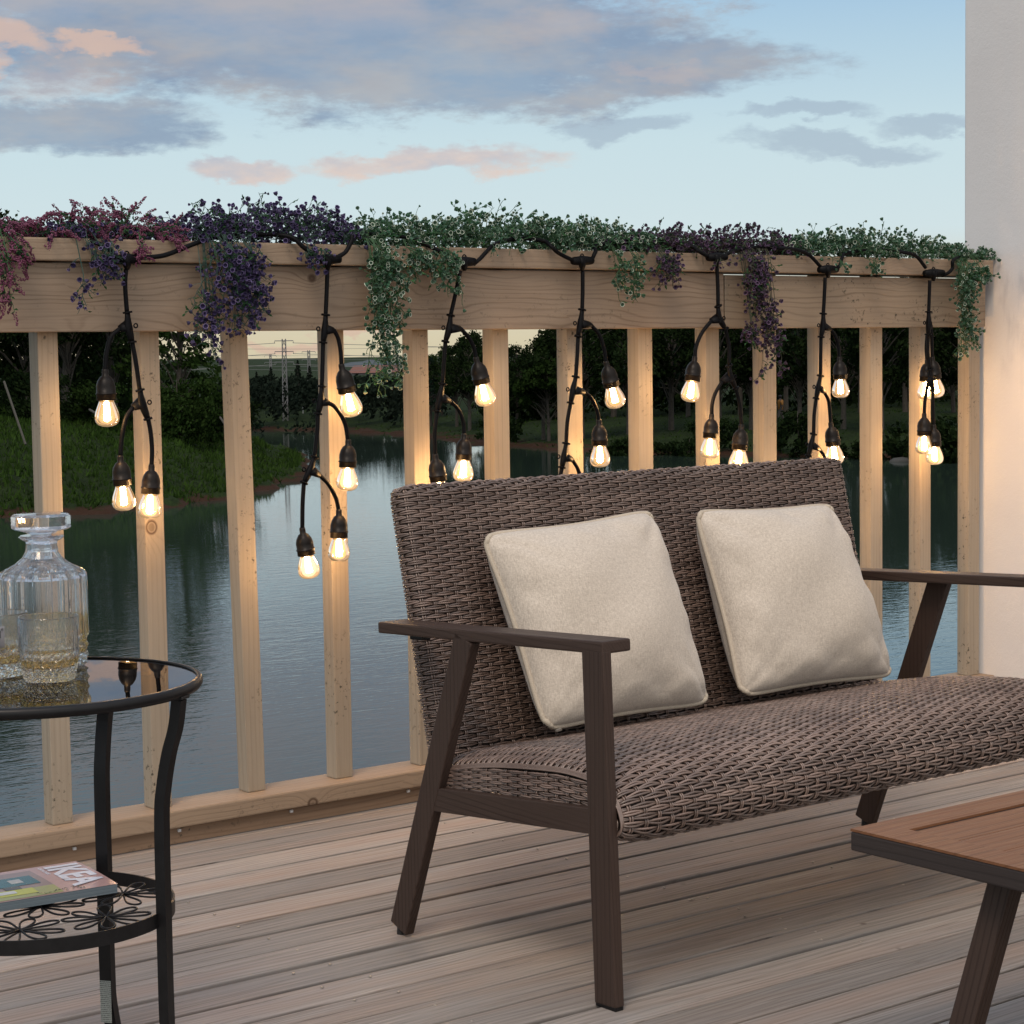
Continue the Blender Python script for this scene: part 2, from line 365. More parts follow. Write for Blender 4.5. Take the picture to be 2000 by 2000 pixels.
# ------------------------------------------------------------------ mesh helper
class MB:
    def __init__(s): s.v = []; s.f = []
    def add(s, vs, fs):
        b = len(s.v); s.v.extend([tuple(v) for v in vs]); s.f.extend([tuple(b+i for i in f) for f in fs]); return s
    def box(s, a, b, bev=0.):
        x0, y0, z0 = a; x1, y1, z1 = b
        if bev <= 0:
            vs = [(x0,y0,z0),(x1,y0,z0),(x1,y1,z0),(x0,y1,z0),(x0,y0,z1),(x1,y0,z1),(x1,y1,z1),(x0,y1,z1)]
            return s.add(vs, [(0,3,2,1),(4,5,6,7),(0,1,5,4),(1,2,6,5),(2,3,7,6),(3,0,4,7)])
        bm = bmesh.new(); bmesh.ops.create_cube(bm, size=1)
        for v in bm.verts: v.co = Vector(((x0+x1)/2+v.co.x*(x1-x0), (y0+y1)/2+v.co.y*(y1-y0), (z0+z1)/2+v.co.z*(z1-z0)))
        bmesh.ops.bevel(bm, geom=bm.edges[:], offset=bev, segments=2, affect='EDGES', profile=.6)
        bm.verts.index_update()
        s.add([v.co[:] for v in bm.verts], [[v.index for v in f.verts] for f in bm.faces]); bm.free(); return s
    def bar(s, p, q, w, h, up=(0, 0, 1), bev=0.003):
        """rectangular bar from p to q, w sideways, h along up"""
        p, q = Vector(p), Vector(q); d = (q-p); L = d.length; d.normalize()
        side = d.cross(Vector(up)).normalized(); u = side.cross(d).normalized()
        m = MB().box((-L/2, -w/2, -h/2), (L/2, w/2, h/2), bev)
        c = (p+q)/2
        s.add([c + d*v[0] + side*v[1] + u*v[2] for v in m.v], m.f); return s
    def tube(s, pts, r, n=8, cap=True, flat=1.):
        pts = [Vector(p) for p in pts]; N = len(pts); rs = r if isinstance(r, (list, tuple)) else [r]*N
        T0 = (pts[1]-pts[0]).normalized(); a = T0.orthogonal().normalized(); rows = []
        for i, p in enumerate(pts):
            T1 = (pts[min(i+1, N-1)]-pts[max(i-1, 0)])
            if T1.length < 1e-9: T1 = T0
            T1.normalize(); a = (a - T1*a.dot(T1)).normalized(); b = T1.cross(a)
            rows.append([p + (a*math.cos(2*math.pi*k/n) + b*math.sin(2*math.pi*k/n)*flat)*rs[i] for k in range(n)])
        vs = [v for r_ in rows for v in r_]
        fs = [(i*n+k, i*n+(k+1) % n, (i+1)*n+(k+1) % n, (i+1)*n+k) for i in range(N-1) for k in range(n)]
        if cap: fs += [tuple(range(n-1, -1, -1)), tuple(range((N-1)*n, N*n))]
        return s.add(vs, fs)
    def lathe(s, prof, n=20, c=(0, 0, 0), M4=None, fn=None):
        """prof: list of (radius, z); fn(angle, r, z) may change the radius"""
        vs = []
        for r, z in prof:
            for k in range(n):
                a = 2*math.pi*k/n; rr = fn(a, r, z) if fn else r
                vs.append(Vector((rr*math.cos(a), rr*math.sin(a), z)))
        if M4 is not None: vs = [M4 @ v for v in vs]
        vs = [v + Vector(c) for v in vs]
        fs = [(i*n+k, i*n+(k+1) % n, (i+1)*n+(k+1) % n, (i+1)*n+k) for i in range(len(prof)-1) for k in range(n)]
        if prof[0][0] > 1e-6: fs.append(tuple(range(n-1, -1, -1)))
        if prof[-1][0] > 1e-6: fs.append(tuple(range((len(prof)-1)*n, len(prof)*n)))
        return s.add(vs, fs)
    def build(s, name, m, parent=None, smooth=False, loc=None):
        me = bpy.data.meshes.new(name); me.from_pydata(s.v, [], s.f); me.materials.append(m)
        if smooth: me.polygons.foreach_set('use_smooth', [True]*len(me.polygons))
        if loc is not None: me.transform(Matrix.Translation(-Vector(loc)))
        me.update(); o = bpy.data.objects.new(name, me); COL.objects.link(o)
        if loc is not None: o.location = loc
        if parent is not None: attach(o, parent)
        return o
def attach(o, parent):
    o.parent = parent
    o.matrix_parent_inverse = wm(parent).inverted()
def wm(o):
    m = Matrix.LocRotScale(o.location, o.rotation_euler, o.scale)
    if o.parent is not None: m = wm(o.parent) @ o.matrix_parent_inverse @ m
    return m
def empty(name, loc, label=None, cat=None, group=None, rz=0.):
    o = bpy.data.objects.new(name, None); o.empty_display_size = .1; COL.objects.link(o); o.location = loc; o.rotation_euler = (0, 0, rz)
    return tag(o, label, cat, group)
def tag(o, label=None, cat=None, group=None, kind=None):
    if label: o['label'] = label
    if cat: o['category'] = cat
    if group: o['group'] = group
    if kind: o['kind'] = kind
    return o
def ray(px, py):
    """direction of a measured point of the photograph (used only to survey where things stand)"""
    return AX[0]*((px-1000)/FPX) - AX[1]*((py-1000)/FPX) + AX[2]
def at(px, py, axis, val):
    d = ray(px, py); c = Vector((0, 0, CH)); return c + d*((val-c[axis])/d[axis])
def atr(px, D, z):
    """point at horizontal distance D in the direction of column px, height z"""
    d = ray(px, 690); h = Vector((d.x, d.y, 0)).normalized()*D; return Vector((h.x, h.y, z))
def bez(pts, n=6):
    """Catmull-Rom through points"""
    P = [Vector(p) for p in pts]; P = [P[0]*2-P[1]] + P + [P[-1]*2-P[-2]]; out = []
    for i in range(1, len(P)-2):
        for k in range(n):
            t_ = k/n; a, b, c, d = P[i-1:i+3]
            out.append(.5*((2*b)+(c-a)*t_+(2*a-5*b+4*c-d)*t_*t_+(3*b-a-3*c+d)*t_**3))
    out.append(P[-2]); return out

# ------------------------------------------------------------------ water, banks, hill
WZ = -4.5
mb = MB(); n = 40; S = 4200.
mb.add([(x_, y_, WZ) for x_ in (-S, S) for y_ in (-S, S)], [(0, 2, 3, 1)])
tag(mb.build('lake', M['water']), kind='structure')

far_shore = [at(px, py, 2, WZ) for px, py in [(-900, 834), (-300, 836), (300, 837), (640, 842), (800, 851), (900, 863), (1000, 873), (1100, 879), (1300, 886), (1600, 893), (2000, 900), (2300, 912)]]
far_poly = [p.to_2d() for p in far_shore] + [Vector((900, -200)), Vector((4000, 500)), Vector((4000, 4000)), Vector((-600, 4000)), Vector((-600, 300))]
penins = [at(px, py, 2, WZ).to_2d() for px, py in [(-700, 1040), (-100, 1016), (0, 1012), (100, 1007), (200, 1003), (330, 990), (450, 975), (540, 952), (590, 925), (602, 905), (575, 884), (500, 866), (440, 852)]]
penins += [Vector((62, 150)), Vector((40, 160)), Vector((0, 150)), Vector((-40, 120)), Vector((-40, 75))]
def sdf(P, poly):
    """signed distance (positive inside), vectorised"""
    A = np.array([tuple(p) for p in poly]); B = np.roll(A, -1, 0); d = np.full(len(P), 1e9); ins = np.zeros(len(P), bool)
    for a, b in zip(A, B):
        e = b-a; w = P-a; k = np.clip((w@e)/(e@e), 0, 1); d = np.minimum(d, np.hypot(*(w-k[:, None]*e).T))
        c = ((a[1] > P[:, 1]) != (b[1] > P[:, 1])) & (P[:, 0] < (b[0]-a[0])*(P[:, 1]-a[1])/((b[1]-a[1]) or 1e-9)+a[0]); ins ^= c
    return np.where(ins, d, -d)
def land_h(P):
    P = np.atleast_2d(P)
    d1, d2 = sdf(P, far_poly), sdf(P, penins)
    nz_ = .55*np.sin(P[:, 0]*1.3+P[:, 1]*.4)+.4*np.sin(P[:, 0]*2.9-P[:, 1]*1.7)+.25*np.sin(P[:, 0]*5.1+P[:, 1]*4.3)
    d1 = d1 + nz_; d2 = d2 + nz_*.8
    w = .35*np.sin(P[:, 0]*.31+P[:, 1]*.17)+.22*np.sin(P[:, 0]*.9-P[:, 1]*.7)
    h1 = np.where(d1 > 0, np.minimum(.16, d1*.5)+1.5*(1-np.exp(-np.maximum(d1-1, 0)/14.)), d1*.4)
    h2 = np.where(d2 > 0, np.minimum(.32, d2*.6)+3.6*(1-np.exp(-np.maximum(d2-1.2, 0)/9.)), d2*.4)
    h = np.maximum(h1, h2)
    h = h + np.where(h > .5, w*.35, 0)
    return WZ + np.maximum(h, -2.5)
azs = np.radians(np.linspace(-30, 100, 300)); rr = np.concatenate([np.linspace(52, 190, 250), np.geomspace(193, 4000, 40)])
AZ, RR = np.meshgrid(azs, rr, indexing='ij'); P2 = np.c_[(RR*np.sin(AZ)).ravel(), (RR*np.cos(AZ)).ravel()]
Z = land_h(P2); nr = len(rr)
mb = MB(); mb.v = [(a, b, c) for (a, b), c in zip(P2.tolist(), Z.tolist())]
mb.f = [(i*nr+j, (i+1)*nr+j, (i+1)*nr+j+1, i*nr+j+1) for i in range(len(azs)-1) for j in range(nr-1)
        if max(Z[i*nr+j], Z[(i+1)*nr+j], Z[i*nr+j+1], Z[(i+1)*nr+j+1]) > WZ-1.2]
tag(mb.build('ground', M['ground'], smooth=True), kind='structure')
def gz(p): return float(land_h(np.array([[p[0], p[1]]]))[0])

# wooded hills far away
mb = MB(); prof = [(-1500, 712), (-200, 716), (300, 722), (520, 722), (640, 718), (670, 708), (720, 704), (780, 705), (850, 709), (1000, 706), (1300, 700), (3200, 700)]
def ridge(px):
    for (a, x), (b, y) in zip(prof, prof[1:]):
        if a <= px <= b: return x+(y-x)*(px-a)/(b-a)
    return 0
cols = list(range(-1500, 3201, 12)); rows_ = []
for px in cols:
    ang = (px-1000)*.0009; q_ = ridge(px)+1.6*math.sin(px*.05)+.8*math.sin(px*.17+1)+rnd.random()
    hgt = CH + (689-.0149*(min(px, 2200)-1000)-q_)/FPX*800
    for D, q in ((640, -6), (720, (hgt-4.5)*.5), (800, hgt), (1000, hgt-1), (1200, -6)): rows_.append(atr(px, D, q))
nk = 5; mb.v = [tuple(p) for p in rows_]; mb.f = [(i*nk+j, (i+1)*nk+j, (i+1)*nk+j+1, i*nk+j+1) for i in range(len(cols)-1) for j in range(nk-1)]
tag(mb.build('hills', M['hill'], smooth=True), kind='structure')

# ------------------------------------------------------------------ trees and shrubs
def leafcloud(mb, c, rad, n, size, r_, squash=1.):
    for _ in range(n):
        while True:
            p = Vector((r_.uniform(-1, 1), r_.uniform(-1, 1), r_.uniform(-1, 1)))
            if p.length <= 1: break
        p = p*(.35+.65*r_.random()); p = Vector((p.x*rad, p.y*rad, p.z*rad*squash)) + c
        a = Vector((r_.gauss(0, 1), r_.gauss(0, 1), r_.gauss(0, 1))).normalized(); b = a.orthogonal().normalized()
        s_ = size*r_.uniform(.55, 1.25)
        b2 = a.cross(b)
        mb.add([p-b*s_, p-b2*s_*.55, p+b*s_, p+b2*s_*.55], [(0, 1, 2, 3)])
def tree_mesh(kind, seed, H, spread, leaf, nclump, nleaf, lsize):
    r_ = random.Random(seed); tr = MB(); cr = MB()
    bend = Vector((r_.uniform(-.05, .05)*H, r_.uniform(-.05, .05)*H, 0))
    top = .92*H if kind != 'round' else .7*H
    pts = [Vector((0, 0, -.3)), Vector((bend.x*.3, bend.y*.3, H*.3)), Vector((bend.x, bend.y, top*.75)), Vector((bend.x, bend.y, top))]
    pth = bez(pts, 4); tr.tube(pth, [max(.02, .022*H*(1-.85*i/(len(pth)-1))) for i in range(len(pth))], 7)
    for k in range(nclump):
        f = (k+.5)/nclump
        ang = k*2.399+r_.random()
        if kind == 'layer':      # tiers of flat sprays, narrowing upwards
            h = H*(.25+.72*f); rad = spread*(1.05-f)**.8*r_.uniform(.45, 1.05)
            c = Vector((math.cos(ang)*rad, math.sin(ang)*rad, h)) ; cs = (.16*H*(1.1-f)**.6*r_.uniform(.5, 1.), .38)
        elif kind == 'cone':
            h = H*(.12+.85*f); rad = spread*(1.02-f)*r_.uniform(.3, .9)
            c = Vector((math.cos(ang)*rad, math.sin(ang)*rad, h)); cs = (.12*H*(1.15-f)*r_.uniform(.6, 1.), .7)
        elif kind == 'bush':
            h = H*(.1+.72*r_.random()); q = math.sqrt(max(0.05, 1-((h/H-.35)/.68)**2)); rad = spread*q*r_.uniform(.2, .95)
            c = Vector((math.cos(ang)*rad, math.sin(ang)*rad, h)); cs = (.3*H*r_.uniform(.5, 1.), .8)
        else:
            th = r_.uniform(-.75, 1.); q = math.sqrt(1-th*th*.95); rad = spread*q*r_.uniform(.35, 1.)
            c = Vector((math.cos(ang)*rad, math.sin(ang)*rad, H*(.63+.33*th))); cs = (.125*H*r_.uniform(.55, 1.15), .75)
        st = Vector((bend.x*.5, bend.y*.5, max(.15*H, c.z-.28*H*r_.uniform(.4, 1))))
        if kind != 'bush' or k % 3 == 0: tr.tube([st, (st+c)/2+Vector((0, 0, .04*H)), c], [.006*H, .004*H, .0015*H], 4, False)
        leafcloud(cr, c, cs[0], nleaf, lsize, r_, cs[1])
    return tr, cr
def mk_tree(kind, seed, H, spread, lm, nclump, nleaf, lsize, name, label, cat, group=None):
    tr, cr = tree_mesh(kind, seed, H, spread, lm, nclump, nleaf, lsize)
    e = empty(name, (0, 0, 0), label, cat, group)
    tr.build('trunk', M['bark'], e); cr.build('crown', M[lm], e); return e
protos = {}
def place(key, spec, pos, scale=1., rz=0., label=None, group=None, sz=None):
    if key not in protos: o = protos[key] = mk_tree(*spec)
    else:
        s_ = protos[key]; o = s_.copy(); COL.objects.link(o)
        for ch in s_.children:
            c = ch.copy(); COL.objects.link(c); c.parent = o
    o.location = pos; o.rotation_euler = (0, 0, rz); o.scale = (scale, scale, sz or scale)
    if label: o['label'] = label
    if group: o['group'] = group
    return o
DR = 'dark broadleaf tree in the row behind the right-hand lawn across the lake'
GRT = 'trees behind the lawn on the far bank'
specs = {
 'r1': ('round', 11, 11, 3.6, 'leaf_dark', 46, 120, .20, 'broadleaf_tree', DR, 'tree', GRT),
 'r2': ('round', 12, 12, 4.2, 'leaf_dark', 52, 120, .20, 'broadleaf_tree', DR, 'tree', GRT),
 'r3': ('round', 13, 9, 3.2, 'leaf_mid', 40, 120, .18, 'broadleaf_tree', DR, 'tree', GRT),
 'r4': ('layer', 14, 10, 3.0, 'leaf_blue', 48, 100, .18, 'broadleaf_tree', DR, 'tree', GRT)}
r2 = random.Random(21)
def hfor(px, ytop, D, g):
    return (CH + (689-.0149*(px-1000)-ytop)/FPX*D - g)/1.08
# row on the right bank: column, distance, height factor
k = 0
for i in range(26):
    px = 975 + i*42 + r2.uniform(-16, 16); D = (142 if i % 2 else 128) - max(0, (px-1300))*.02 + r2.uniform(-5, 5)
    key = ('r1', 'r2', 'r1', 'r4', 'r2', 'r3')[i % 6]; p = atr(px, D, 0); p.z = gz(p)
    H0 = specs[key][2]; want = hfor(px, r2.uniform(500, 575) if px > 1115 else r2.uniform(640, 668), D, p.z)
    place(key, specs[key], p, want/H0, r2.uniform(0, 6.28))
for i, (px, D, yt) in enumerate([(840, 150, 684), (890, 146, 655), (915, 140, 640), (945, 150, 630), (862, 160, 676), (1085, 150, 620)]):
    key = ('r4', 'r1', 'r2', 'r1', 'r3', 'r2')[i]; p = atr(px, D, 0); p.z = gz(p); want = hfor(px, yt, D, p.z)
    place(key, specs[key], p, want/specs[key][2], i*1.3, 'dark tree rising where the far bank wood ends beside the open sky', 'trees at the open end of the far wood')
# paler tree
p = atr(1070, 124, 0); p.z = gz(p)
place('pale', ('round', 31, 5.6, 2.3, 'leaf_mid', 40, 130, .17, 'broadleaf_tree', 'paler yellow-green tree standing in front of the dark wood right of the gap of sky', 'tree'), p)
# shrubs and hedges on the lawn edge
shr = [(1225, 112, 2.2), (1190, 113, 1.6), (1300, 112, 1.5), (1345, 111, 1.8), (1400, 112, 2.), (1560, 109, 2.4), (1600, 108, 1.7), (1690, 106, 1.7), (1830, 104, 3.), (1880, 103, 2.4), (1770, 105, 1.8), (980, 126, 1.8)]
for i, (px, D, H) in enumerate(shr):
    p = atr(px, D, 0); p.z = gz(p)
    place('shrub', ('bush', 41, 2.2, 1.9, 'leaf_dark', 26, 90, .13, 'shrub', 'rounded dark shrub at the back of the lawn under the trees', 'shrub', 'shrubs along the back of the lawn'), p, H/2.2, i*.9)
for i, (px, D, H) in enumerate([(1290, 95, 1.3), (1330, 93, 1.6), (1380, 91, 1.2), (1090, 100, 1.1), (1010, 104, 1.2), (1470, 89, 1.), (1760, 82, 1.1), (1840, 80, 1.3), (1180, 97, 1.), (1560, 87, 1.1), (1640, 85, .9)]):
    p = atr(px, D, 0); p.z = gz(p)
    place('lowshrub', ('bush', 43, 1.3, 1.7, 'leaf_mid', 22, 90, .10, 'shrub', 'low spreading shrub on the waterside slope below the lawn', 'shrub', 'low shrubs above the waterline'), p, H/1.3, i*1.1)
# left bank
L = [('l1', ('round', 51, 12.5, 4.4, 'leaf_dark', 60, 170, .17, 'broadleaf_tree', 'tall dark tree at the far left edge whose top shows above the railing', 'tree'), -66, 96, 9.5, 0.),
     ('l2', ('round', 52, 11.5, 3.6, 'leaf_dark', 52, 150, .16, 'broadleaf_tree', 'dark tree of the left bank between the first two balusters', 'tree'), 120, 102, 9.6, .4),
     ('l3', ('round', 53, 10, 2.8, 'leaf_dark', 44, 120, .15, 'broadleaf_tree', 'slim open-crowned tree with sky showing through, behind the second baluster', 'tree'), 222, 103, 8.8, .8),
     ('l4', ('layer', 54, 10.5, 2.9, 'leaf_mid', 46, 120, .15, 'broadleaf_tree', 'tree with layered drooping branches between second and third baluster on the left bank', 'tree'), 345, 101, 9.6, 1.2),
     ('l5', ('bush', 55, 4.2, 3.0, 'leaf_mid', 50, 150, .13, 'bush', 'big round bush at the foot of the layered tree on the left bank', 'bush'), 352, 97, 3.4, 0.),
     ('l6', ('bush', 56, 3.4, 2.6, 'leaf_dark', 40, 130, .12, 'bush', 'dark bush right of the big round bush on the left bank', 'bush'), 425, 104, 2.7, 1.),
     ('l7', ('bush', 57, 3.0, 2.6, 'leaf_mid', 40, 130, .12, 'bush', 'mid green bush seen right of the first baluster', 'bush'), 190, 97, 2.4, 1.),
     ('l8', ('bush', 58, 3.2, 2.8, 'leaf_dark', 40, 130, .12, 'bush', 'dark bush behind the first baluster on the left bank', 'bush'), 60, 97, 2.6, 2.),
     ('l9', ('round', 59, 10, 3.8, 'leaf_dark', 50, 140, .16, 'broadleaf_tree', 'dark tree standing back behind the first baluster', 'tree'), 55, 107, 9.6, 2.),
     ('l10', ('bush', 60, 4.0, 3.0, 'leaf_blue', 44, 130, .13, 'bush', 'dark blue-green bush behind the third baluster', 'bush'), 440, 122, 2.6, 2.)]
for key, spec, px, D, H, rz in L:
    p = atr(px, D, 0); p.z = gz(p) - .1; place(key, spec, p, H/spec[2], rz)
# tree off the left edge whose reflection lies in the water
p = atr(-215, 92, 0); p.z = gz(p)
place('r2', specs['r2'], p, .74, 2., 'broad dark tree just outside the left edge of the view')
# support poles under the young trees
for i, (a, b) in enumerate([((8, 745), (50, 868)), ((175, 800), (195, 812)), ((430, 815), (445, 838))]):
    q0 = at(a[0], a[1], 1, 74. if i != 2 else 80.); q1 = at(b[0], b[1], 1, 72. if i != 2 else 79.)
    tag(MB().tube([q0, q1], .045, 6).build('support_pole', M['pole'], loc=q1), ('thin leaning support pole under the tree at the far left', 'short slanted pole low in the left bank bush', 'short slanted pole beside the big round bush')[i], 'pole')

# distant wood, a mass of foliage
r3 = random.Random(5); cr = MB()
for i in range(150):
    px = r3.uniform(440, 860); D = r3.uniform(150, 235); p = atr(px, D, 0); g0 = gz(p)
    H = hfor(px, r3.uniform(722, 745) if px < 800 else 700, D, g0)
    for _ in range(5): leafcloud(cr, Vector((p.x+r3.uniform(-1.5, 1.5), p.y+r3.uniform(-1.5, 1.5), g0+H*r3.uniform(.2, .8))), H*.25, 42, .22, r3, 1.)
tag(cr.build('far_wood', M['leaf_far']), 'low dark wood along the far shore left of centre', 'wood', kind='stuff')
# conifer silhouettes above it
for i, (px, D, yt) in enumerate([(528, 185, 712), (581, 190, 699), (604, 195, 710), (500, 200, 722)]):
    p = atr(px, D, 0); p.z = gz(p); H = hfor(px, yt, D, p.z)*1.05
    place('con', ('cone', 71, 7, 1.9, 'leaf_far', 46, 60, .17, 'conifer_tree', 'conifer', 'tree'), p, H/7, i,
          ('pointed conifer left of the tall lattice mast', 'tallest pointed conifer right of the lattice mast', 'pointed conifer half behind the fourth baluster', 'small conifer just right of the third baluster')[i])
# underwood on far bank right side so no sky shows between trunks
cr = MB()
for i in range(170):
    px = r3.uniform(960, 2080); D = r3.uniform(143, 172); p = atr(px, D, 0); g0 = gz(p)
    for _ in range(5): leafcloud(cr, Vector((p.x+r3.uniform(-2, 2), p.y+r3.uniform(-2, 2), g0+r3.uniform(.3, 6.6 if px > 1120 else 3.2))), 1.7, 34, .27, r3, 1.)
tag(cr.build('dark_wood', M['leaf_dark']), 'dark wood filling the space behind the row of trees on the right', 'wood', kind='stuff')
# undergrowth left bank
cr = MB()
for i in range(90):
    px = r3.uniform(-150, 300); D = r3.uniform(106, 128); p = atr(px, D, 0); g0 = gz(p)
    for _ in range(4): leafcloud(cr, Vector((p.x+r3.uniform(-2, 2), p.y+r3.uniform(-2, 2), g0+r3.uniform(.2, 4.2 if px > 150 else 7))), 1.4, 34, .22, r3, 1.)
tag(cr.build('undergrowth', M['leaf_dark']), 'dark undergrowth behind the trees of the left bank', 'undergrowth', kind='stuff')
# long grass on the banks
gb = MB()
for i in range(48000):
    if i % 4: px = r3.uniform(-60, 640); p = atr(px, r3.uniform(66, 118), 0)
    else: px = r3.uniform(440, 2050); p = atr(px, r3.uniform(62, 160), 0)
    q = np.array([[p.x, p.y]]); d_ = max(sdf(q, penins)[0], sdf(q, far_poly)[0])
    if d_ < .2: continue
    z_ = gz(p); h = r3.uniform(.06, .30)*(1 if i % 4 else .6)
    a = r3.uniform(0, 6.28); w = r3.uniform(.03, .07); dx, dy = math.cos(a)*w, math.sin(a)*w; lx, ly = r3.gauss(0, .1), r3.gauss(0, .1)
    gb.add([(p.x-dx, p.y-dy, z_-.05), (p.x+dx, p.y+dy, z_-.05), (p.x+lx, p.y+ly, z_+h)], [(0, 1, 2)])
tag(gb.build('bank_grass', M['reed']), 'long rough grass covering the lake banks', 'grass', kind='stuff')

# lattice masts and power lines
def mast(px, ytop, D, w, label, arms=3, base=None):
    p = atr(px, D, 0); b = base if base is not None else gz(p)
    hor = 696.5-.0149*(px-500); top = CH + (hor-ytop)/FPX*D*1.0
    e = empty('lattice_mast', (p.x, p.y, b), label, 'mast'); m_ = MB(); a = MB()
    side = Vector((AX[0].x, AX[0].y, 0)).normalized(); dep = side.cross(Vector((0, 0, 1)))
    O = Vector((p.x, p.y, 0)); H = top-b; n_ = int(H/(w*1.6))
    cor = [(side*sx+dep*sy)*w/2 for sx, sy in ((-1, -1), (1, -1), (1, 1), (-1, 1))]
    for c in cor: m_.tube([O+c*1.1+Vector((0, 0, b)), O+c*.75+Vector((0, 0, top))], .028*D/165, 4)
    for i in range(n_):
        z0, z1 = b+H*i/n_, b+H*(i+1)/n_; f = 1.1-.35*i/n_
        for j in range(4):
            m_.tube([O+cor[j]*f+Vector((0, 0, z0)), O+cor[(j+1) % 4]*f+Vector((0, 0, z1))], .016*D/165, 3)
            m_.tube([O+cor[(j+1) % 4]*f+Vector((0, 0, z0)), O+cor[j]*f+Vector((0, 0, z1))], .016*D/165, 3)
    m_.build('lattice', M['steel'], e)
    for k_ in range(arms):
        z_ = top-.15-k_*.85
        a = MB(); a.tube([O-side*.75+Vector((0, 0, z_-.18)), O-side*.74+Vector((0, 0, z_)), O+side*.74+Vector((0, 0, z_)), O+side*.75+Vector((0, 0, z_-.18))], .032, 4)
        a.build('crossarm', M['steel'], e)
    return O, top
O1, t1 = mast(555, 662, 165, .36, 'tall grey lattice mast with crossarms on the far shore between third and fourth baluster', 3)
mast(603, 684, 230, .30, 'smaller lattice mast partly hidden by the fourth baluster', 2)
mast(528, 692, 260, .24, 'antenna mast with short bars rising left of the tall mast', 2)
wm_ = MB(); side = Vector((AX[0].x, AX[0].y, 0)).normalized(); dep = side.cross(Vector((0, 0, 1)))
for k_ in range(3):
    for s_, ext in ((-1, 90), (1, 90)):
        a = O1+side*s_*.7+Vector((0, 0, t1-.33-k_*.85)); b = a + side*s_*ext + dep*(s_*30) + Vector((0, 0, -.5-k_*.15))
        pts = [a.lerp(b, q/12)+Vector((0, 0, -1.1*math.sin(math.pi*q/12))) for q in range(13)]
        wm_.tube(pts, .026, 4)
for k_ in range(5):
    y0 = 676+k_*9+(k_ % 2)*3
    a, b = at(250, y0+4, 1, 190), at(1000, y0-2+k_*3, 1, 190)
    wm_.tube([a.lerp(b, q/12)+Vector((0, 0, -.25*math.sin(math.pi*q/12))) for q in range(13)], .022, 4)
tag(wm_.build('power_lines', M['steel']), 'thin power lines crossing the pale sky above the far shore', 'power line')

# building far away
m, T, o = mat('pale_facade'); pbsdf(T, o, T.mix(T.rng(T.noise(T.obj(), 2, 3), .3, .7), (.15, .145, .15), (.20, .19, .19)), .9); M['facade'] = m
m, T, o = mat('red_roof'); pbsdf(T, o, T.mix(T.rng(T.noise(T.obj(), 3, 3), .3, .7), (.13, .055, .04), (.18, .08, .06)), .9); M['redroof'] = m
M['winglass'] = simple('dark_window', (.02, .022, .028), .3)
D = 420.; c0 = atr(736, D, 0); u = side.copy(); v = Vector((-u.y, u.x, 0)); zt = CH + (692.5-727)/FPX*D; Lb = 11.5
e = empty('far_building', (c0.x, c0.y, zt-9), 'long pale building with a red roof and rows of windows, behind the far trees', 'building')
def bxo(m_, a0, a1, b0, b1, z0, z1):
    vs = [c0+u*a+v*b+Vector((0, 0, z)) for z in (z0, z1) for a, b in ((a0, b0), (a1, b0), (a1, b1), (a0, b1))]
    m_.add(vs, [(0,3,2,1),(4,5,6,7),(0,1,5,4),(1,2,6,5),(2,3,7,6),(3,0,4,7)])
m_ = MB(); bxo(m_, -5.6, 7, 0, 8, zt-9, zt); m_.build('wall', M['facade'], e)
m_ = MB(); vs = [c0+u*a+v*b+Vector((0, 0, z)) for a, b, z in ((-6, -.6, zt), (7.4, -.6, zt), (7.4, 8.6, zt), (-6, 8.6, zt), (-5, 4, zt+1.5), (6.4, 4, zt+1.5))]
m_.add(vs, [(0, 1, 5, 4), (1, 2, 5), (2, 3, 4, 5), (3, 0, 4), (3, 2, 1, 0)]); m_.build('roof', M['redroof'], e)
for fl in range(2):
    for i in range(11):
        m_ = MB(); a = -5.1+i*1.12; bxo(m_, a, a+.55, -.05, .3, zt-1.5-fl*1.9, zt-.45-fl*1.9); m_.build('window', M['winglass'], e)
# small lamp post by the shore
p = at(592, 815, 2, -3.9); m_ = MB(); m_.tube([p, p+Vector((0, 0, 1.0))], .04, 6); m_.lathe([(.0, 0), (.16, .05), (.16, .22), (0, .3)], 8, p+Vector((0, 0, 1.0)))
tag(m_.build('shore_lamp', M['white_plastic'], loc=p), 'small white lamp post on the far shore by the fourth baluster', 'lamp post')
# rock at the waterline on the right
m_ = MB(); p = at(1762, 899, 2, WZ+.05); m_.lathe([(0, -.3), (.6, -.2), (.6, .0), (.4, .12), (0, .17)], 11, p, Matrix.Diagonal((1.2, .7, 1, 1)), lambda a, r, z: r*(1+.18*math.sin(a*3+z*5)))
tag(m_.build('shore_rock', simple('grey_rock', (.05, .05, .048), .9), smooth=True, loc=p), 'low grey rock lying at the waterline seen between the right-hand balusters', 'rock')

